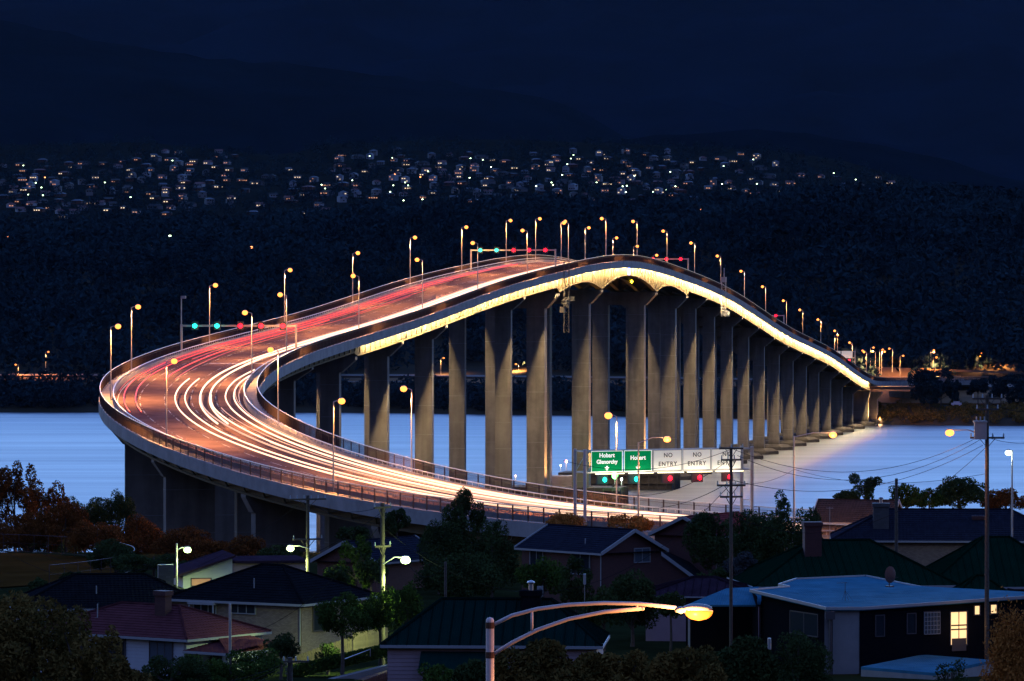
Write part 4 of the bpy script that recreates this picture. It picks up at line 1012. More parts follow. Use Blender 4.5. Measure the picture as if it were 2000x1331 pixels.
window_at(c9, wc[0], wc[1], 4.25, ZZ(1219,299), 0.65, 1.35, M['window_dark'], M['frame_dark'], 0)
wsc = window_at(c9, wc[0], wc[1], 5.95, ZZ(1219,299), 1.25, 1.5, M['window_blind'], M['frame_dark'], 0)
mb = MB(); d = Vector((*wc[1],0)); n = Vector((d.y,-d.x,0)); base = Vector((*wc[0],0))+n*0.12
for i in range(6):
    a = base+d*(5.3+i*0.26)+Vector((0,0,ZZ(1241,299))); mb.bar(a, a+Vector((0,0,1.55)), 0.04)
    a = base+d*5.3+Vector((0,0,ZZ(1241,299)+i*0.3)); mb.bar(a, a+d*1.3, 0.04)
mb.build('screen', M['white_paint'], wsc)
sd = window_at(c9, wc[0], wc[1], 8.2, ZZ(1230,300), 1.35, 2.3, M['window_lit'], M['frame_dark'], 1, 'sliding_door')
mb = MB(); base = Vector((*wc[0],0))+n*0.11
for (x0_, x1_, zz) in ((7.55,8.86,1224),(7.55,8.86,1232)):
    a = base+d*x0_; b = base+d*x1_; z_ = ZZ(zz,300); mb.bar(a+Vector((0,0,z_)), b+Vector((0,0,z_)), 0.03, 0.10)
a = base+d*7.6; mb.bar(a+Vector((0,0,ZZ(1262,300))), a+d*1.2+Vector((0,0,ZZ(1262,300))), 0.03, 0.9); mb.build('kitchen_bench', M['frame_dark'], sd)
window_at(c9, wc[0], wc[1], 9.75, ZZ(1194,301), 0.42, 0.6, M['window_lit'], M['frame_dark'], 0)
window_at(c9, wc[0], wc[1], 11.15, ZZ(1193,301), 0.5, 0.6, M['window_lit'], M['frame_dark'], 0)
lamp_light('POINT', 'room_light', c9, (C[0]+d.x*8.2+n.x*0.5, C[1]+d.y*8.2+n.y*0.5-0.6, ZZ(1225,300)), 40, (1,0.65,0.3), 0.4)
a1, b1, c1, d1 = W9(1682,1303,292), W9(1824,1315,285), W9(1941,1290,295), W9(1803,1279,300)
mb = MB(); slab_poly(mb, [a1,b1,c1,d1], 0.2); mb.build('lower_roof', M['metal_pale'], c9)
mb = MB(); mb.wall((a1[0],a1[1]),(b1[0],b1[1]),zb9-1,a1[2]-0.2,b1[2]-0.2); mb.wall((b1[0],b1[1]),(c1[0],c1[1]),zb9-1,b1[2]-0.2,c1[2]-0.2); mb.build('porch_wall', M['render_wall'], c9)
mb = MB(); q = Vector((B[0]+0.25,B[1]-0.1,0)); mb.box(q.x-0.35,q.x+0.3,q.y-0.3,q.y,B[2]-0.75,B[2]-0.2); mb.tube([(q.x,q.y-0.1,B[2]-0.7),(q.x,q.y-0.1,zb9)],0.09,6); mb.build('rainhead', M['frame_dark'], c9)
# dish and aerials on that roof
def roof_z(x, y):  # pixel on roof -> point at distance 308
    return at(x, y, 308)
p = roof_z(1738, 1146); e = empty('satellite_dish', p, 0.5, 'dark satellite dish standing on the pale blue metal roof', 'satellite dish')
mb = MB(); nseg = 14
for i in range(nseg):
    for j in range(4):
        r0, r1 = j/4*0.62, (j+1)/4*0.62; t0, t1 = 2*math.pi*i/nseg, 2*math.pi*(i+1)/nseg
        f_ = lambda r, t: (0.30*r*math.cos(t)/0.62*1.6, 0.35*(r*r)-0.2, 0.85+r*math.sin(t))
        mb.quad(f_(r0,t0), f_(r1,t0), f_(r1,t1), f_(r0,t1))
mb.build('dish', M['dark'], e); mb = MB(); mb.bar((0,0.05,0),(0,0.05,0.9),0.06); mb.bar((0,0,0.55),(0.35,-0.6,0.7),0.03); mb.box(-0.25,0.25,-0.2,0.2,-0.04,0.05); mb.build('mount', M['dark'], e)
p = at(1651,1187,302); e = empty('tv_aerial', p, 0, 'thin tv aerial with guy wires on the pale blue roof', 'aerial')
mb = MB(); mb.bar((0,0,0),(0,0,1.75),0.035)
for q in ((0.9,0,0),(-0.2,1.2,0.1),(0.45,0.5,0)): mb.bar((0,0,1.2),q,0.015)
mb.build('mast', M['dark'], e); mb = MB(); mb.bar((-0.6,0,1.72),(0.15,0,1.75),0.03)
for i in range(6): mb.bar((-0.55+i*0.13,-0.22,1.73),(-0.55+i*0.13,0.22,1.73),0.02)
mb.build('antenna', M['dark'], e)
# 10 green hip roof
h10 = house('large house with green metal hip roof and brick chimney at right', XY(1860,336), 7, 15.5, 11.0, ZZ(1180,336), ZZ(1143,336), ZZ(1050,345), M['metal_green2'], M['brick_red'], course=0, hipr=1.0)
chimney(h10, -2.7, -1.6, ZZ(1120,338), ZZ(1020,340), 1.35, 1.0, M['brick_red'])
h10b = house('green metal hip roofed house cut by the right edge behind the modern house', XY(2110,344), 2, 12.0, 11.0, ZZ(1180,344), ZZ(1146,344), ZZ(1046,352), M['metal_green2'], M['brick_red'], course=0, hipr=0.9)
h10c = house('small green roofed porch wing between the green roof and the modern house', XY(1965,328), 2, 3.6, 3.0, ZZ(1185,328), ZZ(1164,328), ZZ(1124,330), M['metal_green2'], M['brick_red'], course=0)
# 11 dark blue tiled house
h11 = house('long house with dark blue tiled roof and two chimneys at upper right', XY(2080,392), -4, 21.0, 9.0, ZZ(1100,392), ZZ(1062,388), ZZ(997,396), M['tile_blue'], M['brick_cream'], hip_l=True, hipr=1.05)
chimney(h11, -6.3, -2.6, ZZ(1052,386), ZZ(994,386), 1.45, 1.1, M['chim_grey'], flue=0.5)
chimney(h11, 2.9, -1.2, ZZ(1046,388), ZZ(1018,388), 1.4, 1.0, M['brick_red'])
# 12 brown tiled
h12 = house('brown tiled gable house near the water behind the dark blue roof', XY(1735,432), -18, 7.6, 6.0, ZZ(1060,432), ZZ(1026,428), ZZ(981,432), M['tile_brown'], M['brick_cream'], 'gable')
# 13 small roofs by the big lamp
h13 = house('low house with faded purple roof behind the foreground lamp head', XY(1478,330), -6, 8.6, 7.0, ZZ(1200,330), ZZ(1166,330), ZZ(1128,334), M['metal_purple'], M['boards_pink'], course=0)
h13b = house('long dark blue roof left of the pale metal roof', XY(1580,345), 0, 6.8, 7.0, ZZ(1200,345), ZZ(1158,345), ZZ(1124,348), M['tile_blue'], M['boards_pink'], course=0)
e = empty('carport', (*XY(1408, 310), 0), 0, 'carport with pale grey sloping roof left of the modern house', 'carport')
z0_ = ZZ(1172,310); mb = MB(); slab_poly(mb, [(-2.6,-2.5,z0_-0.2),(3.0,-2.5,z0_-0.2),(3.0,4.5,z0_+0.65),(0.6,3.5,z0_+0.6)], 0.12); mb.build('roof', M['metal_pale'], e)
for x in (-2.4, 2.8):
    mb = MB(); mb.bar((x,-2.3,z0_-4),(x,-2.3,z0_-0.3),0.15); mb.build('post', M['gutter'], e)
mb = MB(); mb.box(-2.4,2.9,3.2,3.35,z0_-4,z0_-0.1); mb.build('back_wall', M['metal_dark'], e)

# ------------------------------------------------------------------ fences, paths, road and sign in the foreground
def gz(x, y): return float(ground_z(x, y))
def gpt(x, Y): X = (x-1000)*Y/F; return Vector((X, Y, gz(X, Y)))
e = empty('paling_fence', (0,0,0), 0, 'weathered timber paling fence stepping up beside the cream brick house', 'fence')
mb = MB(); n = 0
pal = MB(); pal.box(-0.07,0.07,-0.012,0.012,0,1.5); pme = pal.mesh('paling', M['paling'])
runs = [(574,1282,690,1243,300,300),(690,1236,758,1226,300,306)]
for (xa,ya,xb,yb,Ya,Yb) in runs:
    a = at(xa,ya,Ya); b = at(xb,yb,Yb); L = (b-a).length; k = int(L/0.17); dv = (b-a)
    ang = math.atan2(dv.y, dv.x)
    for i in range(k):
        q = link('paling', pme, e); c = a.lerp(b, i/k); q.location = (c.x, c.y, c.z-1.5+rnd.uniform(-.02,.03)); q.rotation_euler = (0, rnd.uniform(-.01,.01), ang)
    mb.bar(a-Vector((0,-.05,0.3)), b-Vector((0,-.05,0.3)), 0.08); mb.bar(a-Vector((0,-.05,1.2)), b-Vector((0,-.05,1.2)), 0.08)
    for i in range(0, k, 14): c = a.lerp(b, i/k); mb.bar(c+Vector((0,0.09,-1.9)), c+Vector((0,0.09,0.05)), 0.12)
mb.build('fence_rail', M['paling'], e)
mb = MB(); a, b = at(673,1300,288), at(716,1268,292)
mb.bar(at(673,1288,288), at(723,1269,290), 0.05); mb.bar(at(723,1269,290), at(723,1283,290), 0.05)
tag(mb.build('handrail', M['rail_metal']), 'thin metal handrail on the grass bank beside the power pole', 'handrail')
def strip_on_ground(name, pa, pb, w, m, label, lift=0.02, kerb=0):
    mb = MB(); a = Vector(pa); b = Vector(pb); d = (b-a); d.z = 0; d.normalize(); n = Vector((-d.y, d.x, 0))
    k = 14
    for i in range(k):
        for t0, t1 in ((i/k, (i+1)/k),):
            p0, p1 = a.lerp(b, t0), a.lerp(b, t1)
            mb.hexa([p0-n*w/2-Vector((0,0,.8)), p1-n*w/2-Vector((0,0,.8)), p1+n*w/2-Vector((0,0,.8)), p0+n*w/2-Vector((0,0,.8)),
                     p0-n*w/2+Vector((0,0,lift)), p1-n*w/2+Vector((0,0,lift)), p1+n*w/2+Vector((0,0,lift)), p0+n*w/2+Vector((0,0,lift))])
    return tag(mb.build(name, m), label, kind='structure')
strip_on_ground('road', at(620,1352,284), at(800,1303,286), 1.6, M['asphalt'], 'narrow asphalt lane at the bottom edge below the grass bank', 0.04)
strip_on_ground('footpath', at(560,1350,286), at(800,1291,289), 0.8, M['path'], 'pale concrete footpath between lane and grass bank', 0.08)
mb = MB(); a, b = at(700,1345,279), at(770,1320,281)
for i in range(16):
    c = a.lerp(b, i/16); mb.box(c.x-0.07,c.x+0.06,c.y-0.012,c.y+0.012,c.z-1.4,c.z+0.4)
mb.bar(a+Vector((0,.05,.1)), b+Vector((0,.05,.1)), 0.08)
tag(mb.build('fence', mat('reddish_timber', (0.16,0.07,0.045), 0.8, 0.2, 3)), 'low reddish timber fence at the bottom edge left of the green roofed house', 'fence', kind=None)
# bicycle lane sign
p = at(1055, 1170, 262); e = empty('lane_sign', p, 0, 'small white bicycle LANE sign above the green roof chimney', 'sign')
mb = MB(); mb.bar((0,0.03,-3),(0,0.03,0.75),0.05); mb.build('post', M['rail_metal'], e)
mb = MB(); mb.box(-0.19,0.19,-0.01,0.01,0.15,0.78); pl = mb.build('plate', M['frame_white'], e)
text_on(pl, 'LANE', (0,-0.02,0.27), 0.15, M['sign_text_k'], bold=0.004)
mb = MB()
for xx in (-0.085, 0.085):
    for k in range(10):
        t0, t1 = 2*math.pi*k/10, 2*math.pi*(k+1)/10
        mb.bar((xx+0.06*math.cos(t0),-0.02,0.50+0.06*math.sin(t0)),(xx+0.06*math.cos(t1),-0.02,0.50+0.06*math.sin(t1)),0.014)
for a_, b_ in (((-0.085,0.50),(-0.03,0.60)),((-0.03,0.60),(0.06,0.60)),((0.06,0.60),(0.085,0.50)),((-0.03,0.60),(0.0,0.50)),((0.0,0.50),(0.06,0.60)),((0.06,0.60),(0.055,0.64)),((-0.04,0.64),(-0.02,0.64))):
    mb.bar((a_[0],-0.02,a_[1]),(b_[0],-0.02,b_[1]),0.014)
mb.build('bicycle_symbol', M['sign_text_k'], pl)
p = at(1142, 1200, 330); e = empty('street_sign', p, 0, 'thin grey sign post seen edge on among the dark trees', 'sign')
mb = MB(); mb.bar((0,0,-3),(0,0,3.0),0.06); mb.build('post', M['rail_metal'], e); mb = MB(); mb.box(-0.10,0.10,-0.2,0.2,2.3,3.1); mb.build('plate', M['housing'], e)
# playing field and its fence at left
def fld(X, Y): return ground_z(X, Y)+0.06
f_ = MB(); ring = []
for i in range(40):
    t = 2*math.pi*i/40; x = -70+26*math.cos(t); y = 478+38*math.sin(t); ring.append((x, y, float(ground_z(x, y))+0.12))
cN = (-70, 478, float(ground_z(-70, 478))+0.12)
for i in range(40): f_.tri(cN, ring[i], ring[(i+1) % 40])
M['field'] = mat('lamplit_field_tint', (0.045, 0.022, 0.006), 0.95, 0.35, 0.12, 0, spec=0.0)  # orange lamplight on the grass is put into this base colour
tag(f_.build('playing_field', M['field']), 'playing field at far left with orange lamplight in its colour', kind='structure')
e = empty('mesh_fence', (0,0,0), 0, 'wire mesh fence curving round the playing field', 'fence')
mb = MB(); top = MB()
prev = None
for i in range(-9, 30):
    t = math.radians(90-i*4.5); x = -70+27.5*math.cos(t); y = 478+39.5*math.sin(t); z = float(ground_z(x, y))
    mb.bar((x,y,z-0.3),(x,y,z+2.2),0.06)
    if prev: top.bar(prev, (x,y,z+2.2), 0.06); top.bar((prev[0],prev[1],prev[2]-2.0),(x,y,z+0.2),0.04); top.bar((prev[0],prev[1],prev[2]-1.0),(x,y,z+1.2),0.02)
    prev = (x,y,z+2.2)
tag(mb.build('fence_post', M['fence_metal'], e), kind='stuff'); top.build('fence_wire', M['fence_metal'], e)
lamp_light('SPOT', 'field_light', link('light_tower', None), (-64, 500, 45), 26000, (1.0, 0.45, 0.14), 0.5, 110) if False else None

# ------------------------------------------------------------------ foreground street lamp with its double arm
Yb = 57.0
def fp(x, y): q = at(x, y, Yb); return (q.x, q.y, q.z)
b0 = Vector(fp(957, 1206)); e = empty('street_lamp', (b0.x, b0.y, gz(b0.x, b0.y)), 0, 'big double armed street lamp glowing orange in the near foreground', 'street lamp')
org = Vector((b0.x, b0.y, gz(b0.x, b0.y)))
def lf(x, y): return Vector(fp(x, y))-org
mb = MB(); mb.tube([(0,0,-0.2), lf(957,1214)], 0.055, 14); mb.ell(lf(957,1214), 0.055,0.055,0.055,14,5,0,1); mb.build('pole', M['pole_pink'], e)
mb = MB(); mb.tube([lf(962,1222),lf(1000,1203),lf(1050,1190),(lf(1110,1182)),lf(1180,1178.5),lf(1250,1180),lf(1322,1188)], 0.026, 12); mb.build('upper_arm', M['pole_pink'], e, True)
mb = MB(); mb.tube([lf(962,1280),lf(1000,1256),lf(1050,1231),lf(1110,1210),lf(1180,1196),lf(1254,1189.5)], 0.026, 12); mb.ell(lf(1255,1189.5),0.03,0.03,0.03,8,5); mb.build('lower_arm', M['pole_pink'], e, True)
mb = MB(); mb.tube([lf(1039,1193),lf(1039,1236)],0.018,10); mb.tube([lf(1244,1180),lf(1244,1190)],0.016,10); mb.build('strut', M['pole_pink'], e, True)
mb = MB(); 
for yy in (1222,1280): mb.tube([lf(957,yy-6),lf(957,yy+6)],0.062,14)
mb.build('clamp', mat('rusty_clamp',(0.10,0.05,0.03),0.8,0.3,20), e)
c = lf(1362,1192)
mb = MB(); mb.ell((c.x,c.y,c.z+0.02), 0.20, 0.11, 0.07, 16, 6, -0.25, 1); mb.ell((c.x-0.22,c.y,c.z), 0.085,0.07,0.05,10,6); mb.build('housing', M['housing'], e, True)
M['sodium_big'] = mat('big_sodium_bowl', (0.2,0.08,0.02), 0.3, 0, emit=(1.0,0.22,0.02), estr=3.2)
mb = MB(); mb.ell((c.x+0.02,c.y,c.z-0.01), 0.19, 0.11, 0.135, 18, 6, -1, 0); mb.build('glass', M['sodium_big'], e, True)
lamp_light('SPOT', 'bulb', e, (c.x, c.y, c.z-0.17), 2600, SOD, 0.08, 170)
lamp_light('POINT', 'bulb', e, (c.x-0.1, c.y-0.3, c.z-0.2), 160, SOD, 0.06)

# ------------------------------------------------------------------ power poles, wires, other street lamps
def power_pole(label, x, ytop, ybase, Y, arms, r=0.16, extra=None, m=None):
    pt = at(x, ytop, Y); pb = at(x, ybase, Y); g_ = min(gz(pt.x, Y), pb.z)
    e = empty('power_pole', (pt.x, Y, g_), 0, label, 'power pole'); h = pt.z-g_
    mb = MB(); mb.tube([(0,0,-0.5),(0,0,h)], r, 10, r*0.78); mb.build('pole', m or M['wood'], e)
    for (dz, half, ang, n) in arms:
        mb = MB(); c_, s_ = math.cos(ang), math.sin(ang); z = h-dz
        mb.bar((-half*c_,-half*s_-0.18,z),(half*c_,half*s_-0.18,z),0.11,0.13); 
        mb.bar((0,-0.15,z-0.7),(half*0.5*c_,half*0.5*s_-0.18,z),0.04); mb.bar((0,-0.15,z-0.7),(-half*0.5*c_,-half*0.5*s_-0.18,z),0.04)
        ca_ = mb.build('crossarm', M['wood'], e)
        for i in range(n):
            t = -1+2*i/(n-1); mb = MB(); mb.tube([(t*half*0.95*c_, t*half*0.95*s_-0.18, z+0.05),(t*half*0.95*c_, t*half*0.95*s_-0.18, z+0.33)],0.06,6,0.035); mb.build('insulator', M['insulator'], ca_)
    if extra == 'transformer':
        mb = MB(); mb.box(-0.95,-0.1,-0.75,-0.2,h-3.1,h-1.9); mb.box(-1.0,-0.05,-0.8,-0.15,h-1.92,h-1.8)
        for i in range(3): mb.tube([(-0.8+0.28*i,-0.5,h-1.8),(-0.8+0.28*i,-0.5,h-1.5)],0.05,6)
        mb.build('transformer', M['housing'], e)
    return e
PPs = {}
power_pole('tall wooden power pole right of centre in front of the sign gantry', 1428, 872, 1012, 300, [(0.15,0.85,0,3),(0.95,0.75,0.3,4),(2.75,1.0,0.0,4),(3.55,0.8,0.2,4)], r=0.13)
power_pole('power pole with many insulators behind the cream brick house', 601, 968, 1112, 340, [(0.3,1.5,0.3,6),(3.5,1.3,0.5,2)], r=0.17)
power_pole('tall plain power pole left of the lit yellow green tree', 747, 983, 1292, 296, [(0.3,0.9,0.9,2),(3.0,0.7,0.7,2)], r=0.19)
power_pole('short service pole behind the green metal roof', 870, 1098, 1164, 275, [], r=0.11)
power_pole('tall power pole with transformer box at right', 1928, 772, 992, 300, [(0.25,1.1,0.2,4),(1.0,0.8,0.2,3),(3.0,1.2,-0.1,4)], r=0.17, extra='transformer')
power_pole('bare topped pole rising from the dark blue roof', 1751, 935, 1015, 360, [], r=0.16)
power_pole('short thick pole at the bottom edge right of centre', 1503, 1247, 1335, 240, [], r=0.13, m=M['pole'])
power_pole('thin grey service pole beside the terracotta porch', 449, 1180, 1275, 286, [], r=0.10, m=M['pole'])
power_pole('stubby pole with crossarm at the bottom edge', 566, 1285, 1335, 270, [(0.25,1.2,0.1,4)], r=0.2)
def bracket_lamp(label, px_, py_, Y, hx, hy, ybase, glass, col, pw, pole=None, h_extra=0, kind='lamp', r=0.10, mast=True, lum=0.34):
    """lamp head at pixel (hx,hy) hung from a mast at pixel column px_, whose top is at row py_"""
    pt = at(px_, py_, Y); g_ = min(gz(pt.x, Y), at(px_, ybase, Y).z); e = empty('street_lamp', (pt.x, Y, g_), 0, label, 'street lamp')
    h = pt.z-g_; hd = at(hx, hy, Y)-Vector((pt.x, Y, g_))
    if mast: mb = MB(); mb.tube([(0,0,-0.5),(0,0,h)], r, 8, r*0.7); mb.build('pole', pole or M['pole'], e)
    mb = MB(); s_ = 1 if hd.x > 0 else -1
    mb.tube([(0,0,min(h-0.1, hd.z+0.0)),(hd.x*0.5,0,hd.z+0.22),(hd.x-s_*0.25,0,hd.z+0.2)], 0.045, 8); mb.build('arm', pole or M['pole'], e)
    mb = MB(); mb.ell((hd.x,0,hd.z+lum*0.6), lum*0.8, 0.16, 0.12, 10, 4, 0, 1); mb.build('housing', M['housing'], e)
    mb = MB(); mb.ell((hd.x,0,hd.z), lum*0.92, lum*0.7, lum*0.72, 12, 8, -1, 0.95); mb.build('glass', glass, e)
    lamp_light('SPOT', 'bulb', e, (hd.x, 0, hd.z-lum*0.72-0.05), pw, col, 0.15, 165)
    lamp_light('POINT', 'bulb', e, (hd.x, -lum-0.1, hd.z-0.1), pw*0.06, col, 0.15)
    return e
MER = (0.72, 1.0, 0.35)
bracket_lamp('greenish lamp at left above the charcoal roof on a short post', 345, 1062, 345, 366, 1075, 1110, M['mercury'], MER, 3000)
bracket_lamp('greenish lamp on the arm of the pole behind the cream brick house', 602, 1062, 339.5, 567, 1072, 1112, M['mercury'], MER, 6500, mast=False)
bracket_lamp('brightest greenish lamp hanging right of the tall plain pole', 748, 1100, 295.5, 792, 1095, 1290, M['mercury'], MER, 12000, mast=False, lum=0.38)
bracket_lamp('orange lamp on an arched arm in front of the lit water', 1551, 852, 420, 1627, 850, 985, M['sodium'], SOD, 9000, r=0.12, lum=0.42)
bracket_lamp('orange lamp whose mast crosses the green sign', 1247, 864, 440, 1303, 859, 1012, M['sodium'], SOD, 9000, r=0.12, lum=0.42)
bracket_lamp('orange lamp on a long arm left of the transformer pole', 1927, 850, 299.5, 1855, 846, 990, M['sodium'], SOD, 1500, mast=False, lum=0.34)
bracket_lamp('cool white lamp on a pale mast near the right edge', 1977, 880, 380, 1970, 885, 975, M['coolwhite'], (0.85,1,0.9), 500, r=0.10)
ANCH = [(1428,'the pole in front of the sign gantry'),(1928,'the transformer pole'),(1551,'the arched lamp mast'),(747,'the tall plain pole'),(601,'the many armed pole'),(870,'the short service pole'),(566,'the stubby bottom pole'),(792,'the bright green lamp'),(345,'the left green lamp'),(1500,'the thick bottom pole')]
WSEEN = {}
def wlabel(xa, ya, xb, yb):
    def nm(x, y):
        d = min(ANCH, key=lambda q: abs(q[0]-x)); return d[1] if abs(d[0]-x) < 22 else None
    a, b = nm(xa, ya), nm(xb, yb)
    t = 'overhead wire from %s to %s' % (a, b) if a and b else 'overhead wire from %s towards the %s' % (a or b, 'left' if (xb if a else xa) < (xa if a else xb) else 'right')
    k = WSEEN.get(t, 0); WSEEN[t] = k+1
    return t if k == 0 else t.replace('overhead', ['', 'second', 'third', 'fourth', 'fifth'][k])
def wire(a, b, sag, label, r=0.018, group='overhead wires'):
    a = Vector(a); b = Vector(b); pts = []
    for i in range(17):
        t = i/16; q = a.lerp(b, t); q.z -= sag*4*t*(1-t); pts.append(q)
    mb = MB(); mb.tube(pts, r, 4); tag(mb.build('power_line', M['wire']), label, 'power line', group)
for i, (xa, ya, Ya, xb, yb, Yb_, sg) in enumerate([
    (1428,876,300,1928,845,300,2.2),(1440,890,300,1930,850,300,2.4),(1420,935,300,1920,870,300,1.9),(1428,945,300,1551,917,420,0.5),
    (1551,917,420,1930,925,300,1.0),(1100,900,300,1428,878,300,1.0),(1180,960,300,1428,895,300,1.2),(1180,985,300,1428,940,300,1.0),(1428,1008,300,1928,872,300,3.2),
    (590,980,340,747,990,296,0.6),(612,985,340,747,1008,296,0.7),(601,975,340,0,1040,380,4.5),(590,978,340,-20,1060,380,5.0),(601,1055,340,0,1150,320,4.0),(747,1020,296,200,1190,300,5.0),
    (792,1095,295,870,1102,275,1.0),(747,1030,296,1428,945,300,6.0),(345,1065,345,100,1095,400,2.2),(566,1292,270,300,1345,240,0.5),(566,1296,270,340,1350,240,0.5),(566,1300,270,380,1350,240,0.5),
    (1930,785,300,2040,800,300,0.4),(1930,855,300,2040,860,300,0.3),(1500,1270,240,1380,1290,200,0.3),(480,1130,300,747,1000,296,0.6)]):
    wire(at(xa,ya,Ya), at(xb,yb,Yb_), sg, wlabel(xa, ya, xb, yb), 0.016)
# antennas on the right roofs
p = at(1621,1040,372); e = empty('tv_aerial', p, 0, 'thin aerial mast left of the grey chimney', 'aerial'); mb = MB(); mb.bar((0,0,-1),(0,0,2.2),0.05); mb.bar((-0.3,0,2.1),(0.3,0,2.1),0.04); mb.build('mast', M['rail_metal'], e)

# ------------------------------------------------------------------ trees and shrubs
def leaf_mat(name, c1, c2, scale=0.6, nmix=0.8):
    m = bpy.data.materials.new(name); m.use_nodes = True; nt = m.node_tree; b = nt.nodes['Principled BSDF']
    b.inputs['Roughness'].default_value = 0.75; b.inputs['Specular IOR Level'].default_value = 0.2
    g_ = nt.nodes.new('ShaderNodeNewGeometry'); n = nt.nodes.new('ShaderNodeTexNoise'); n.inputs['Scale'].default_value = scale; n.inputs['Detail'].default_value = 4
    nt.links.new(g_.outputs['Position'], n.inputs['Vector'])
    ad = nt.nodes.new('ShaderNodeMath'); ad.operation = 'ADD'; nt.links.new(n.outputs['Fac'], ad.inputs[0])
    sc_ = nt.nodes.new('ShaderNodeMath'); sc_.operation = 'MULTIPLY'; sc_.inputs[1].default_value = 0.45
    nt.links.new(g_.outputs['Random Per Island'], sc_.inputs[0]); nt.links.new(sc_.outputs[0], ad.inputs[1])
    r = nt.nodes.new('ShaderNodeValToRGB'); r.color_ramp.elements[0].position = 0.45; r.color_ramp.elements[1].position = 0.95
    r.color_ramp.elements[0].color = (*c1, 1); r.color_ramp.elements[1].color = (*c2, 1)
    nt.links.new(ad.outputs[0], r.inputs[0]); nt.links.new(r.outputs[0], b.inputs['Base Color'])
    v1 = nt.nodes.new('ShaderNodeVectorMath'); v1.operation = 'SCALE'; v1.inputs['Scale'].default_value = nmix
    nt.links.new(g_.outputs['Normal'], v1.inputs[0])
    v2 = nt.nodes.new('ShaderNodeVectorMath'); v2.operation = 'ADD'; v2.inputs[1].default_value = (0, -0.15, 0.55)
    nt.links.new(v1.outputs[0], v2.inputs[0])
    v3 = nt.nodes.new('ShaderNodeVectorMath'); v3.operation = 'NORMALIZE'; nt.links.new(v2.outputs[0], v3.inputs[0])
    nt.links.new(v3.outputs[0], b.inputs['Normal']); b.inputs['Specular IOR Level'].default_value = 0.0
    return m
LF = {
 'dark': leaf_mat('dark_leaves', (0.016,0.026,0.010), (0.052,0.075,0.024)),
 'green': leaf_mat('green_leaves', (0.018,0.034,0.008), (0.07,0.11,0.02)),
 'olive': leaf_mat('olive_leaves', (0.045,0.040,0.012), (0.16,0.10,0.026)),
 'rust': leaf_mat('rust_leaves', (0.055,0.020,0.007), (0.20,0.070,0.018)),
 'orange': leaf_mat('orange_and_lamplit_leaves', (0.20,0.07,0.015), (0.50,0.19,0.04)),  # also carries the lamplight on the lower right tree as leaf colour
 'grey': leaf_mat('grey_leaves', (0.03,0.035,0.034), (0.065,0.07,0.068)),
 'far': leaf_mat('far_leaves', (0.006,0.016,0.022), (0.022,0.046,0.054), 0.010, 0.3),
}
M['bark'] = mat('bark', (0.09,0.07,0.055), 0.95, 0.3, 4, 0.4)
def leaf_quads(C, size, g_):
    """C (n,3) centres -> (n,4,3) randomly turned leaf shaped quads"""
    n = len(C); a = g_.normal(size=(n,3)); a /= np.linalg.norm(a, axis=1)[:,None]
    b = g_.normal(size=(n,3)); b -= (b*a).sum(1)[:,None]*a; b /= np.linalg.norm(b, axis=1)[:,None]
    s = (size*g_.uniform(0.6, 1.4, n))[:,None]
    return np.stack([C-a*s, C-b*s*0.45, C+a*s, C+b*s*0.45], 1)
def crown_points(kind, n, g_):
    """unit crown, x,y in [-1,1], z in [0,1]"""
    if kind == 'round': nc = 26; 
    elif kind == 'gum': nc = 20
    else: nc = 30
    cs = []
    for i in range(nc):
        if kind == 'conifer':
            z = g_.uniform(0, 1)**1.2; r = (1-z)*0.85+0.05; t = g_.uniform(0, 6.28); q = g_.uniform(0.35, 1)
            cs.append((r*q*math.cos(t), r*q*math.sin(t), z*0.95+0.02, 0.16+0.16*(1-z)))
        elif kind == 'column':
            z = g_.uniform(0, 1); r = 0.6*math.sin(math.pi*min(1, max(.08, z*0.85+0.15)))**0.6; t = g_.uniform(0, 6.28)
            cs.append((r*math.cos(t), r*math.sin(t), z*0.9+0.05, 0.22))
        elif kind == 'gum':
            t = g_.uniform(0, 6.28); q = g_.uniform(0.2, 0.8); z = g_.uniform(0.25, 0.92)
            cs.append((q*math.cos(t), q*math.sin(t), z, g_.uniform(0.16, 0.32)))
        elif kind == 'hedge':
            cs.append((g_.uniform(-.85,.85), g_.uniform(-.7,.7), g_.uniform(0.2,0.8), 0.25))
        else:
            t = g_.uniform(0, 6.28); ph = math.acos(g_.uniform(-0.55, 1)); q = g_.uniform(0.45, 0.78)
            cs.append((q*math.sin(ph)*math.cos(t), q*math.sin(ph)*math.sin(t), 0.46+0.46*q*math.cos(ph), g_.uniform(0.2, 0.34)))
    cs = np.array(cs); w = cs[:,3]**2; idx = g_.choice(len(cs), n, p=w/w.sum())
    d = g_.normal(size=(n,3)); d /= np.linalg.norm(d, axis=1)[:,None]
    rr = g_.uniform(0.45, 1.08, n)[:,None]**0.5*cs[idx,3][:,None]
    P_ = cs[idx,:3]+d*rr*np.array([1,1,0.62])
    return P_, cs
TRI = 0
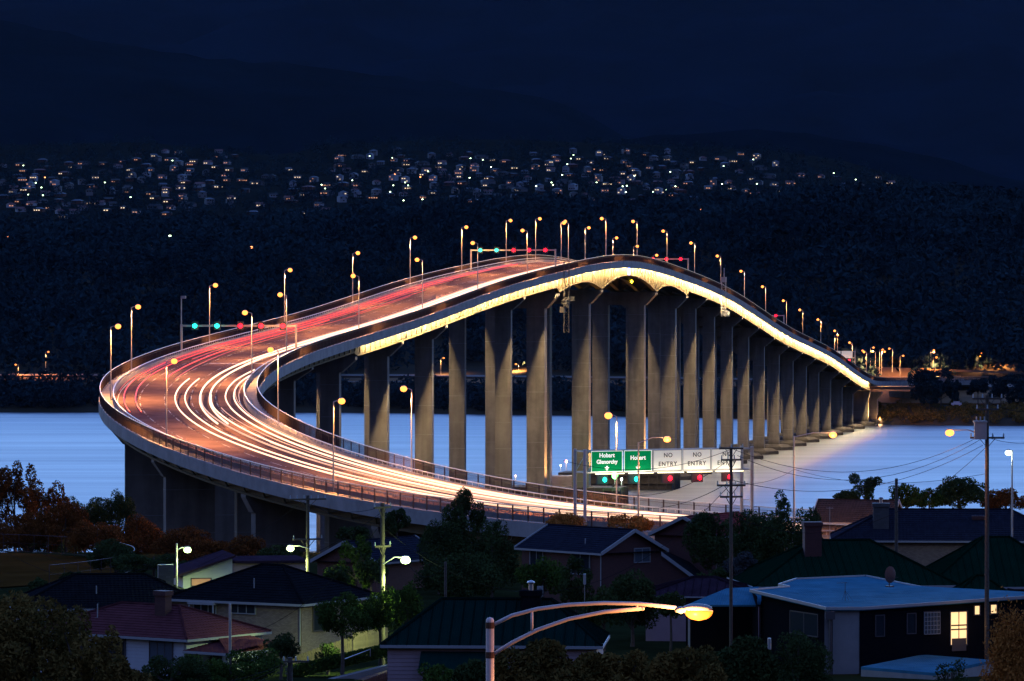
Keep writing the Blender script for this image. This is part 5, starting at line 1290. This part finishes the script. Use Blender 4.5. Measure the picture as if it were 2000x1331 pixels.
def tree(px_, ytop, ybot, w, Y, kind='round', leaf='dark', label='', cat='tree', name='tree', n=None, size=0.17, trunk=0.15, zg_=None, feather=False, group=None):
    global TRI
    X, _ = XY(px_, Y); zt = ZZ(ytop, Y); zb = ZZ(ybot, Y); R = w/2*Y/F
    g0 = gz(X, Y) if zg_ is None else zg_
    zbase = min(g0, zb)
    g_ = np.random.default_rng(abs(hash((px_, ytop))) % 99991) if False else np.random.default_rng(int(px_*31+ytop*7) % 99991)
    Hc = zt-zb; vol = R*R*Hc
    if n is None: size = size*0.72; n = int(min(20000, max(3000, 900*vol**0.62/ (size/0.12)**1.5)))
    Pq, cs = crown_points(kind, n, g_)
    if feather: Pq = Pq*np.array([1.05,1.05,1.0])+g_.normal(size=Pq.shape)*0.10
    Cw = Pq*np.array([R, R*0.9, Hc]); Cw[:,2] += zb-zbase
    Q = leaf_quads(Cw, size, g_)
    if feather: Q[:,2,2] += size*0.8
    e = empty(name, (X, Y, zbase), 0, label, cat, group)
    link('crown', quads_mesh('crown', Q, LF[leaf]), e)
    mb = MB(); h0 = zb-zbase
    mb.tube([(0,0,-0.3),(0.05,0,h0*0.5+0.1),(0,0.05,h0+Hc*0.35),(0,0,h0+Hc*0.75)], max(0.12, trunk*R*0.5), 7, 0.05)
    for i in range(7):
        c = cs[i]; mb.tube([(0,0,h0+Hc*g_.uniform(0.05,0.4)),(c[0]*R*0.5,c[1]*R*0.5,h0+c[2]*Hc*0.7),(c[0]*R,c[1]*R*0.9,h0+c[2]*Hc)], max(0.05, trunk*R*0.16), 5, 0.02)
    mb.build('trunk', M['bark'], e); TRI += n*2
    return e
# left side, from the water down
tree(28, 905, 1068, 110, 540, 'gum', 'rust', 'open reddish gum tree at the left edge against the water', size=0.17, n=9000)
tree(92, 948, 1072, 100, 545, 'gum', 'rust', 'sparse reddish tree with bare twigs right of the left edge gum', n=5200)
tree(50, 990, 1088, 150, 522, 'round', 'rust', 'low dark reddish tree under the left edge gum')
tree(165, 960, 1060, 130, 575, 'round', 'dark', 'dark round tree against the water at left')
tree(232, 948, 1060, 70, 575, 'round', 'dark', 'dark tree touching the outermost bridge pier')
tree(128, 975, 1080, 130, 520, 'round', 'rust', 'rust coloured round tree at left above the playing field')
tree(190, 1008, 1098, 120, 505, 'round', 'rust', 'darker rust coloured tree with pale branches right of it')
tree(268, 998, 1112, 150, 515, 'round', 'rust', 'big rust brown round tree below the bridge curve')
tree(355, 1022, 1115, 150, 500, 'round', 'rust', 'rust brown spreading tree behind the left green lamp')
tree(418, 1050, 1112, 100, 480, 'round', 'rust', 'low rusty bush right of the left green lamp')
tree(478, 1038, 1108, 90, 470, 'round', 'rust', 'small rust orange tree below the bridge brackets')
tree(545, 1062, 1115, 110, 460, 'round', 'dark', 'dark bush between rust tree and pale roofed house')
tree(225, 1050, 1125, 120, 470, 'round', 'dark', 'dark bush at the bend of the playing field fence')
tree(60, 1025, 1090, 190, 548, 'hedge', 'dark', 'dark scrub under the left edge gums', cat='shrub', name='shrub')
tree(190, 1020, 1090, 170, 560, 'hedge', 'rust', 'reddish scrub between the left trees and the outer pier', cat='shrub', name='shrub')
tree(300, 1075, 1120, 160, 440, 'hedge', 'dark', 'dark shrubs along the playing field fence', cat='shrub', name='shrub')
tree(75, 1128, 1165, 50, 400, 'round', 'dark', 'small dark bush at the edge of the playing field', cat='shrub', name='shrub')
tree(140, 1112, 1150, 50, 400, 'round', 'dark', 'second small dark bush by the playing field fence', cat='shrub', name='shrub')
tree(55, 1140, 1420, 300, 120, 'round', 'olive', 'large loose leaved autumn tree filling the lower left corner', size=0.075, n=16000)
tree(160, 1200, 1440, 170, 118, 'gum', 'olive', 'upper right spray of the lower left autumn tree', size=0.07, n=6000)
tree(235, 1262, 1420, 130, 116, 'round', 'olive', 'lower spray of the autumn tree in front of the terracotta house', size=0.07, n=6000)
tree(335, 1275, 1365, 150, 262, 'hedge', 'dark', 'dark hedge below the terracotta porch, left half', cat='shrub', name='shrub', size=0.12)
tree(450, 1262, 1350, 190, 268, 'hedge', 'green', 'dark green hedge below the terracotta porch, right half', cat='shrub', name='shrub', size=0.12)
tree(548, 1228, 1300, 80, 285, 'round', 'dark', 'dark shrub between porch and paling fence', cat='shrub', name='shrub', size=0.12)
tree(640, 1252, 1300, 50, 296, 'round', 'dark', 'ivy like shrub on the paling fence', cat='shrub', name='shrub', size=0.1)
# centre
tree(668, 1150, 1262, 125, 288, 'round', 'green', 'round shrubby tree against the cream brick house wall', size=0.13)
tree(742, 1135, 1250, 115, 293, 'round', 'green', 'green tree lit by the bright greenish lamp', size=0.13)
tree(797, 1128, 1240, 70, 290, 'round', 'green', 'light green tree right of the tall plain pole', size=0.13)
tree(695, 1042, 1150, 95, 345, 'column', 'green', 'pointed green tree in front of the orange brick gable', size=0.14)
tree(725, 1075, 1160, 70, 340, 'round', 'dark', 'dark tree behind the tall plain pole', size=0.14)
tree(655, 1100, 1155, 70, 338, 'round', 'dark', 'dark bush below the orange brick gable', size=0.14)
tree(690, 1022, 1062, 70, 420, 'round', 'dark', 'small dark tree under the bridge edge left of the pole', size=0.16)
tree(775, 995, 1050, 60, 420, 'gum', 'dark', 'small tufted tree under the bridge fence')
tree(905, 962, 1120, 130, 395, 'column', 'dark', 'tall dark tree in front of the bridge, highest spire')
tree(858, 1000, 1150, 110, 390, 'round', 'dark', 'left shoulder of the big dark tree group')
tree(960, 1005, 1170, 110, 385, 'round', 'dark', 'right shoulder of the big dark tree group')
tree(890, 1060, 1190, 190, 372, 'round', 'dark', 'broad dark tree below the tall spire')
tree(1060, 1085, 1180, 120, 345, 'round', 'green', 'dark green tree in front of the red brick house, left')
tree(1125, 1090, 1185, 90, 340, 'column', 'dark', 'dark tree in front of the red brick house wall')
tree(1235, 1105, 1250, 140, 325, 'round', 'dark', 'wide dark tree right of the red brick house corner')
tree(1180, 1140, 1240, 90, 320, 'round', 'dark', 'dark bush beside the foreground lamp arm')
tree(1310, 1150, 1215, 70, 318, 'round', 'dark', 'dark bush behind the carport')
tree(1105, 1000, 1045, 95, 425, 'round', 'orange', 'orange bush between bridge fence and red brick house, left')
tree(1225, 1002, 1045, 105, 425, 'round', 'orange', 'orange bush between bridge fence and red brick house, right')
# right of centre
tree(1385, 985, 1140, 110, 375, 'round', 'dark', 'dark tree left of the pole in front of the sign gantry')
tree(1525, 968, 1150, 150, 370, 'conifer', 'dark', 'dark conifer right of the sign gantry')
tree(1470, 985, 1130, 130, 385, 'round', 'dark', 'dark spreading tree behind the sign pole')
tree(1575, 985, 1120, 90, 395, 'round', 'dark', 'dark round tree left of the brown tiled house')
tree(1452, 1075, 1150, 95, 345, 'round', 'grey', 'pale grey green bush below the dark conifer')
tree(1400, 1100, 1160, 90, 348, 'round', 'dark', 'low dark bush left of the pale grey one')
tree(1690, 928, 990, 75, 445, 'gum', 'dark', 'open gum tree against the water right of the arched lamp')
tree(1655, 955, 990, 55, 447, 'round', 'dark', 'small dark bush left of the open gum tree', cat='shrub', name='shrub')
tree(1770, 945, 1000, 85, 440, 'gum', 'green', 'green tree behind the bare topped pole')
tree(1815, 950, 1000, 60, 442, 'round', 'green', 'round green bush right of the bare topped pole')
tree(1875, 925, 1000, 130, 445, 'round', 'dark', 'wide dark round tree left of the transformer pole', size=0.2)
tree(1965, 950, 1005, 110, 445, 'round', 'rust', 'brown green bush at the right edge against the water')
# bottom right
tree(945, 1272, 1420, 150, 90, 'round', 'dark', 'dark bush at the bottom edge around the foreground lamp pole', size=0.055, n=15000)
tree(1060, 1242, 1420, 200, 84, 'round', 'olive', 'olive bush at the bottom edge right of the lamp pole', size=0.055, n=15000)
tree(1210, 1252, 1420, 200, 86, 'round', 'olive', 'broad olive bush at the bottom below the lamp arm', size=0.055, n=15000)
tree(1340, 1242, 1420, 190, 84, 'round', 'olive', 'bush directly below the glowing lamp head', size=0.055, n=15000)
tree(1450, 1222, 1420, 150, 95, 'round', 'dark', 'dark bush right of the glowing lamp head', size=0.055, n=15000)
tree(1560, 1218, 1400, 160, 232, 'round', 'dark', 'dark bush in front of the modern house', size=0.11)
tree(1975, 1212, 1400, 120, 150, 'gum', 'orange', 'feathery tree in the lower right corner, orange lamplight in its leaf colour', size=0.055, n=9000, feather=True)
tree(1860, 1290, 1390, 90, 200, 'gum', 'dark', 'sparse dark shrub at the bottom in front of the porch roof', size=0.07, n=1200)
tree(865, 1288, 1380, 110, 240, 'hedge', 'green', 'spiky green shrub at the bottom before the weatherboard wall', size=0.12, n=2500)
# grass tufts on the bank between the fence and the lane
g_ = np.random.default_rng(5); n = 9000
xx = g_.uniform(560, 800, n); tt = (xx-560)/240; yy_ = 1318-tt*55+g_.uniform(-16, 10, n); Yg = 291+g_.uniform(-1,1,n)
C_ = np.stack([(xx-1000)*Yg/F, Yg, EYE-(yy_-HOR)*Yg/F], -1)
tag(link('grass', quads_mesh('grass', leaf_quads(C_, 0.10, g_), LF['green'])), 'green grass on the bank beside the paling fence', kind='stuff')

# ------------------------------------------------------------------ far shore trees, wooded ridge, hillside suburb
def blob_forest(name, pts, hts, per, leaf, label, size, seed):
    g_ = np.random.default_rng(seed); n = len(pts); C = np.repeat(pts, per, 0); h = np.repeat(hts, per)
    d = g_.normal(size=(n*per,3)); d /= np.linalg.norm(d, axis=1)[:,None]; r = g_.uniform(0.4, 1, n*per)**0.6
    wv = np.repeat(g_.uniform(0.36, 0.62, n), per)
    C = C + d*(np.stack([wv*h, wv*h, 0.45*h], -1))*r[:,None]; C[:,2] += 0.5*h
    Q = leaf_quads(C, 1.0, g_); cc = C[:,None,:]; Q = cc + (Q-cc)*(h[:,None,None]*size)
    return tag(link(name, quads_mesh(name, Q, LF[leaf])), label, kind='stuff')
g_ = np.random.default_rng(3)
# woods: fill the ridge
n = 4800; px_ = g_.uniform(-60, 2060, n); d_ = 60+g_.uniform(0, 1, n)**0.8*840
Y_ = np.full(n, 2000.0); X_ = (px_-1000)*Y_/F
for _ in range(3): Y_ = shore_y(X_)+d_; X_ = (px_-1000)*Y_/F
keep = np.ones(n, bool)
keep &= ~((px_ > 1700) & (d_ < 150)); keep &= ~((px_ < 230) & (d_ > 85) & (d_ < 150)); keep &= ~((px_ > 650) & (px_ < 1500) & (d_ > 62) & (d_ < 150))
X_, Y_, d_ = X_[keep], Y_[keep], d_[keep]
pts = np.stack([X_, Y_, bank_z(X_, Y_)-1.5], -1)
blob_forest('woods', pts, g_.uniform(10, 23, len(pts)), 95, 'far', 'dense dark bushland covering the ridge across the river', 0.078, 8)
# shoreline thicket
n = 900; px_ = g_.uniform(-60, 1500, n); d_ = g_.uniform(6, 62, n); Y_ = np.full(n, 2000.0); X_ = (px_-1000)*Y_/F
for _ in range(3): Y_ = shore_y(X_)+d_; X_ = (px_-1000)*Y_/F
pts = np.stack([X_, Y_, bank_z(X_, Y_)-1], -1)
blob_forest('undergrowth', pts, g_.uniform(5, 11, n), 70, 'far', 'dark thicket along the far waterline', 0.12, 9)
n = 420; px_ = g_.uniform(1690, 2060, n); d_ = g_.uniform(3, 48, n); Y_ = np.full(n, 1850.0); X_ = (px_-1000)*Y_/F
for _ in range(3): Y_ = shore_y(X_)+d_; X_ = (px_-1000)*Y_/F
pts = np.stack([X_, Y_, bank_z(X_, Y_)-0.6], -1)
blob_forest('undergrowth', pts, g_.uniform(1.5, 4.2, n), 60, 'olive', 'low scrub on the right bank by the waterline', 0.13, 19)
# trees one can pick out on the right bank
def far_tree(px_, ytop, ybot, w, Y, label, kind='gum', leaf='far', size=0.75, n=1500):
    X, _ = XY(px_, Y); return tree(px_, ytop, ybot, w, Y, kind, leaf, label, n=n, size=size, zg_=ZZ(ybot+22, Y), trunk=0.12)
for a in [(1800,722,790,62,1840,'dark gum tree on the right bank nearest the bridge ramp'),(1838,722,785,60,1845,'second dark gum tree on the right bank behind the lamps'),(1862,745,790,36,1842,'small gum tree right of the paired gums'),
          (1815,745,795,60,1835,'lower gum tree in front of the paired gums'),(1910,742,775,46,1850,'dark round tree on the bank left of the far right wood'),(1955,735,790,60,1848,'dark tree at far right behind the transformer pole'),(1992,730,800,60,1845,'dark tree touching the right edge on the far bank')]:
    far_tree(*a)
far_tree(1752, 690, 722, 36, 1980, 'yellow lit tree behind the ramp lamps', 'round', 'olive')
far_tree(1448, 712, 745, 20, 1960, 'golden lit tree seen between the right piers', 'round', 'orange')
for i, (x, y) in enumerate([(68,690),(135,695),(175,697),(215,700)]):
    far_tree(x, y-12, y+22, 46, 2170, ['spreading tree on the far bank, leftmost of four','spreading tree on the far bank, second of four','spreading tree on the far bank, third of four','spreading tree on the far bank, rightmost of four'][i], 'round', 'far')
# highways on the far bank
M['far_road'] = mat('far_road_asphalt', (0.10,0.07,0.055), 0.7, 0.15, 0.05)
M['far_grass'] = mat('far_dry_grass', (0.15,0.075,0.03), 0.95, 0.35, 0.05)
def far_strip(name, x0, x1, ofs, wdt, m, label, lift=0.5):
    mb = MB(); xs = np.linspace(x0, x1, 30); pr = None
    for x in xs:
        Y = 2000.0
        for _ in range(4): Y = float(shore_y((x-1000)*Y/F))+ofs
        X = (x-1000)*Y/F; a = Vector((X, Y, float(bank_z(np.array(X), np.array(Y)))+lift)); b = Vector((X, Y+wdt, float(bank_z(np.array(X), np.array(Y+wdt)))+lift))
        if pr: mb.hexa([pr[0]-Vector((0,0,2)), a-Vector((0,0,2)), b-Vector((0,0,2)), pr[1]-Vector((0,0,2)), pr[0], a, b, pr[1]])
        pr = (a, b)
    return tag(mb.build(name, m), label, kind='structure')
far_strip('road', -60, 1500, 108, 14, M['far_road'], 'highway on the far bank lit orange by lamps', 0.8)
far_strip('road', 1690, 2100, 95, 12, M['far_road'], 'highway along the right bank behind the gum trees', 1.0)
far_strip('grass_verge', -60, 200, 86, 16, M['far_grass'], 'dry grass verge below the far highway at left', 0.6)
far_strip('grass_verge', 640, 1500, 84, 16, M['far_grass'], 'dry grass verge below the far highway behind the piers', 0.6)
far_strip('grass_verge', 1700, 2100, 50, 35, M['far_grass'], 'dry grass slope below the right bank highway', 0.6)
mb = MB()
for i in range(60):
    x = -40+i*8.2; q = at(x, 738, 2112); mb.bar((q.x, q.y, q.z-1), (q.x, q.y, q.z+1.6), 0.35)
tag(mb.build('guard_posts', M['rail_metal']), 'row of guard posts along the far highway at left', kind='stuff') if False else None
mb = MB(); xs = np.linspace(640, 1480, 50)
for xa, xb in zip(xs[:-1], xs[1:]): mb.bar(at(xa, 746, 2085), at(xb, 746, 2080), 0.35, 0.6)
tag(mb.build('guard_rail', M['rail_metal']), 'pale guard rail along the far highway behind the piers', 'guard rail')
mb = MB(); xs = np.linspace(1690, 2050, 20)
for xa, xb in zip(xs[:-1], xs[1:]): mb.bar(at(xa, 718+(xa-1690)*0.035, 1960), at(xb, 718+(xb-1690)*0.035, 1960), 0.4, 0.9)
mb.hexa([tuple(at(1690,738,1958)), tuple(at(1850,745,1958)), tuple(at(1850,745,1975)), tuple(at(1690,738,1975)), tuple(at(1690,718,1958)), tuple(at(1850,722,1958)), tuple(at(1850,722,1975)), tuple(at(1690,718,1975))])
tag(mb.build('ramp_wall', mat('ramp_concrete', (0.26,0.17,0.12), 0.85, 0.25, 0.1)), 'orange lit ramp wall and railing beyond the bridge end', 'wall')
mb = MB(); q = at(1868, 789, 1835); mb.box(q.x-2.2,q.x+2.2,q.y-0.9,q.y+0.9,q.z-0.4,q.z+0.4); mb.box(q.x-1.2,q.x+1.3,q.y-0.8,q.y+0.8,q.z+0.4,q.z+1.0)
for xx in (-1.4, 1.4): mb.tube([(q.x+xx, q.y-0.95, q.z-0.4), (q.x+xx, q.y+0.95, q.z-0.4)], 0.34, 8)
tag(mb.build('parked_car', mat('pale_car_paint', (0.45,0.5,0.6), 0.3, 0)), 'pale car parked on the right bank below the gum trees', 'car')

# suburb houses: each with body, roof and some lit windows
M['sub_wall'] = [mat('far_house_wall_%s' % n_, c, 0.8, 0.1, 0.2) for n_, c in (('cream', (0.17,0.17,0.17)), ('white', (0.26,0.27,0.29)), ('brick', (0.10,0.05,0.04)), ('grey', (0.13,0.14,0.15)))]
M['sub_roof'] = [mat('far_roof_%s' % n_, c, 0.6, 0.1, 0.2) for n_, c in (('slate', (0.08,0.10,0.12)), ('pale', (0.17,0.22,0.27)), ('terra', (0.12,0.05,0.045)), ('dark', (0.02,0.022,0.024)))]
M['win_warm'] = mat('far_window_warm', (0.8,0.5,0.3), 0.5, 0, emit=(1.0,0.40,0.16), estr=0.8)
M['win_white'] = mat('far_window_white', (0.8,0.8,0.6), 0.5, 0, emit=(1.0,0.66,0.34), estr=1.3)
def box_mesh(nm, m, x0,x1,y0,y1,z0,z1): b_ = MB(); b_.box(x0,x1,y0,y1,z0,z1); return b_.mesh(nm, m)
def roof_mesh(nm, m, L, W, h, hip):
    b_ = MB(); X0,X1,Y0,Y1 = -L/2-.5,L/2+.5,-W/2-.5,W/2+.5; r = W/2 if hip else 0
    b_.quad((X0,Y0,0),(X1,Y0,0),(X1-r,0,h),(X0+r,0,h)); b_.quad((X1,Y1,0),(X0,Y1,0),(X0+r,0,h),(X1-r,0,h))
    b_.tri((X1,Y0,0),(X1,Y1,0),(X1-r,0,h)); b_.tri((X0,Y1,0),(X0,Y0,0),(X0+r,0,h)); b_.quad((X0,Y1,0),(X1,Y1,0),(X1,Y0,0),(X0,Y0,0)); return b_.mesh(nm, m)
VAR = []
for i in range(12):
    L, W, h = 7+rnd.random()*9, 6+rnd.random()*3, 2.2+rnd.choice([0,0,2.6])
    VAR.append((L, W, h, box_mesh('wall', M['sub_wall'][rnd.choice([0,1,1,2,3])], -L/2,L/2,-W/2,W/2,-4,h), roof_mesh('roof', M['sub_roof'][rnd.choice([0,0,1,2,3,3])], L, W, rnd.choice([0.6,1.6,2.0]), rnd.random()<.6)))
win_me = {k: box_mesh('window', M['win_warm' if k == 'w' else 'win_white'], -0.75,0.75,-0.06,0,-0.5,0.5) for k in 'wc'}
dark_win = box_mesh('window', M['window_dark'], -0.8,0.8,-0.06,0,-0.6,0.6)
def sub_point(x, y):
    lo, hi = 3350.0, 5450.0
    # march along the ray until it meets the hill
    for Y in np.arange(lo, hi, 12.0):
        X = (x-1000)*Y/F; z = EYE-(y-HOR)*Y/F
        if float(sub_z(np.array(X), np.array(Y))) >= z: return X, Y
    return None
clusters = [(1340,1830,318,402,22),(440,600,325,440,14),(0,470,322,420,34),(640,1340,302,395,40),(0,450,318,425,62),(10,180,330,430,16),(260,460,298,345,16),(560,1000,375,400,12),(640,1000,300,390,58),(1000,1320,300,398,62),(1300,1500,305,385,20),(1480,1740,320,392,12),(560,640,350,440,6)]
made = 0; used_pts = []; adj = ['low','small','wide','pale','dark roofed','flat roofed','square','long']
import itertools
for (x0, x1, y0, y1, k) in clusters:
    for _ in range(k*3):
        if k <= 0: break
        x, y = rnd.uniform(x0, x1), rnd.uniform(y0, y1)
        sp = sub_point(x, y)
        if sp is None: continue
        if any(abs(x-a)<22 and abs(y-b)<6.5 for a, b in used_pts): continue
        used_pts.append((x, y)); k -= 1; made += 1
        L, W, h, wm, rm = VAR[rnd.randrange(12)]; z = float(sub_z(np.array(sp[0]), np.array(sp[1])))
        lit = rnd.random()
        row = 'upper edge' if y < 325 else 'upper rows' if y < 350 else 'middle rows' if y < 378 else 'lowest rows'
        side = 'far left' if x < 150 else 'left' if x < 460 else 'left centre' if x < 620 else 'above the bend lamps' if x < 760 else 'left of the crest' if x < 960 else 'above the crest' if x < 1130 else 'right of crest' if x < 1280 else 'right side' if x < 1400 else 'right end'
        sz = 'tall' if h > 4 else ('long' if L > 15 else 'small')
        lt = 'bright windows' if lit < .22 else 'warm windows' if lit < .5 else 'unlit'
        rf = rm.materials[0].name.replace('far_roof_', '').split('.')[0]; rf = {'terra': 'reddish', 'slate': 'slate grey'}.get(rf, rf)
        lab = '%s %s roofed house, %s, %s, %s' % (sz, rf, lt, side, row)
        e = empty('suburb_house', (sp[0], sp[1], z+0.6), rnd.uniform(-0.5, 0.5), lab, 'house', 'houses on the hillside suburb')
        link('wall', wm, e); q = link('roof', rm, e); q.location = (0,0,h)
        for j in range(rnd.choice([2,3,4])):
            on = lit < .5 and (j < 2 or rnd.random() < .4)
            q = link('window', (win_me['c' if lit < .22 else 'w'] if on else dark_win), e)
            q.location = (-L/2+1.6+j*2.6, -W/2-0.02, h-1.3-(2.7 if h > 4 and rnd.random()<.4 else 0)); 
# hillside street lights
LG = {}
gm = MB(); gm.ell((0.6,0,6.9), 0.75, 0.6, 0.55, 6, 4); LG['g'] = gm.mesh('glass', mat('far_green_white_lamp', (0.8,0.9,0.6), 0.4, 0, emit=(0.75,1.0,0.55), estr=8))
gm = MB(); gm.ell((0.6,0,6.9), 0.85, 0.6, 0.65, 6, 4); LG['o'] = gm.mesh('glass', mat('far_orange_lamp', (0.9,0.5,0.3), 0.4, 0, emit=(1.0,0.30,0.08), estr=6))
pm_ = MB(); pm_.tube([(0,0,-1),(0,0,6.9),(0.6,0,7.3)], 0.09, 5); pole_me = pm_.mesh('pole', M['pole'])
SL = [(45,324,'g'),(69,358,'g'),(80,368,'g'),(83,383,'g'),(82,401,'g'),(70,422,'g'),(54,382,'g'),(87,348,'o'),(204,358,'g'),(104,419,'o'),(172,416,'g'),(336,313,'g'),(254,386,'g'),(721,304,'g'),(765,308,'g'),(687,354,'g'),(627,362,'g'),(634,369,'g'),(835,336,'g'),(820,346,'o'),(790,357,'g'),(767,364,'g'),(796,363,'g'),(761,377,'g'),(787,393,'g'),(770,341,'o'),(824,391,'g'),(728,409,'g'),(689,408,'g'),(918,309,'g'),(942,312,'g'),(958,326,'g'),(916,348,'g'),(1119,302,'g'),(1114,309,'g'),(1107,321,'g'),(1097,342,'g'),(1076,357,'g'),(1079,362,'g'),(1046,365,'g'),(1164,357,'g'),(1215,366,'g'),(1223,364,'g'),(1221,377,'g'),(1088,387,'g'),(1274,377,'g'),(1300,373,'g'),(1308,336,'g'),(1318,365,'g'),(1238,344,'g'),(1412,324,'g'),(1409,360,'g'),(1470,311,'g'),(1477,360,'g'),(1397,391,'g'),(1627,338,'g'),(1670,351,'g'),(1719,364,'g'),(1761,376,'g'),(1656,376,'g'),(1811,376,'g'),(1368,410,'o'),(13,464,'o'),(385,430,'o'),(297,483,'o'),(489,484,'o'),(330,462,'g'),(1825,618,'g'),(1932,631,'g'),(179,621,'o')]
def hill_point(x, y):
    for Y in np.arange(2120.0, 3100.0, 10.0):
        X = (x-1000)*Y/F; z = EYE-(y-HOR)*Y/F
        if float(bank_z(np.array(X), np.array(Y)))+12 >= z: return X, Y, z
    return None
for i, (x, y, c) in enumerate(SL):
    sp = sub_point(x, y+13) if y < 400 else None
    if sp is not None: X, Y = sp; z = float(sub_z(np.array(X), np.array(Y)))
    else:
        hp = hill_point(x, y)
        if hp is None: continue
        X, Y, z = hp; z -= 6.9; Y -= 14; X = (x-1000)*Y/F
    side = 'far left' if x < 150 else 'left' if x < 460 else 'left of centre' if x < 760 else 'centre' if x < 1000 else 'behind the bridge crest' if x < 1250 else 'right of the crest' if x < 1500 else 'far right'
    row = 'top edge' if y < 320 else 'upper part' if y < 345 else 'middle part' if y < 366 else 'lower part' if y < 400 else 'woods below' 
    e = empty('street_lamp', (X, Y, z), 0, 'tiny %s hillside street light, %s, %s' % ('pale green' if c == 'g' else 'orange', side, row), 'street lamp', 'street lights in the hillside suburb')
    link('pole', pole_me, e); link('glass', LG[c], e)
# garden trees among the houses
n = 3600; px_ = g_.uniform(-50, 2050, n); Y_ = g_.uniform(3500, 5400, n); X_ = (px_-1000)*Y_/F
pts = np.stack([X_, Y_, sub_z(X_, Y_)-1], -1)
blob_forest('garden_trees', pts, g_.uniform(5, 13, n), 34, 'far', 'dark garden trees scattered between the hillside houses', 0.14, 12)
print('houses', made, 'foreground leaf tris', TRI)

# things that would share a label are told apart by their order from the left
bpy.context.view_layer.update()
seen = {}
for o in bpy.data.objects:
    if o.parent is None and o.get('label'): seen.setdefault(o['label'], []).append(o)
NTH = ['leftmost', 'second from left', 'third from left', 'fourth from left', 'fifth from left', 'sixth from left', 'seventh from left', 'eighth from left', 'ninth from left', 'tenth from left']
for lab, os_ in seen.items():
    if len(os_) > 1:
        os_.sort(key=lambda o: o.location.x/max(1, o.location.y))
        for k_, o in enumerate(os_): o['label'] = (NTH[k_] if k_ < 10 else 'rightmost')+' '+lab

# ------------------------------------------------------------------ evening haze: one closed box of even, pale air
hz = bpy.data.materials.new('haze'); hz.use_nodes = True; nt = hz.node_tree
for n_ in list(nt.nodes):
    if n_.type == 'BSDF_PRINCIPLED': nt.nodes.remove(n_)
pv = nt.nodes.new('ShaderNodeVolumePrincipled'); pv.inputs['Color'].default_value = (0.5, 0.75, 1.0, 1)
pv.inputs['Density'].default_value = HAZE; pv.inputs['Anisotropy'].default_value = 0.0
nt.links.new(pv.outputs[0], nt.nodes['Material Output'].inputs['Volume'])
mb = MB(); mb.box(-2800, 2800, -300, 14200, -140, 1700)
tag(mb.build('haze', hz), 'thin blue evening air over the river and hills', kind='stuff')
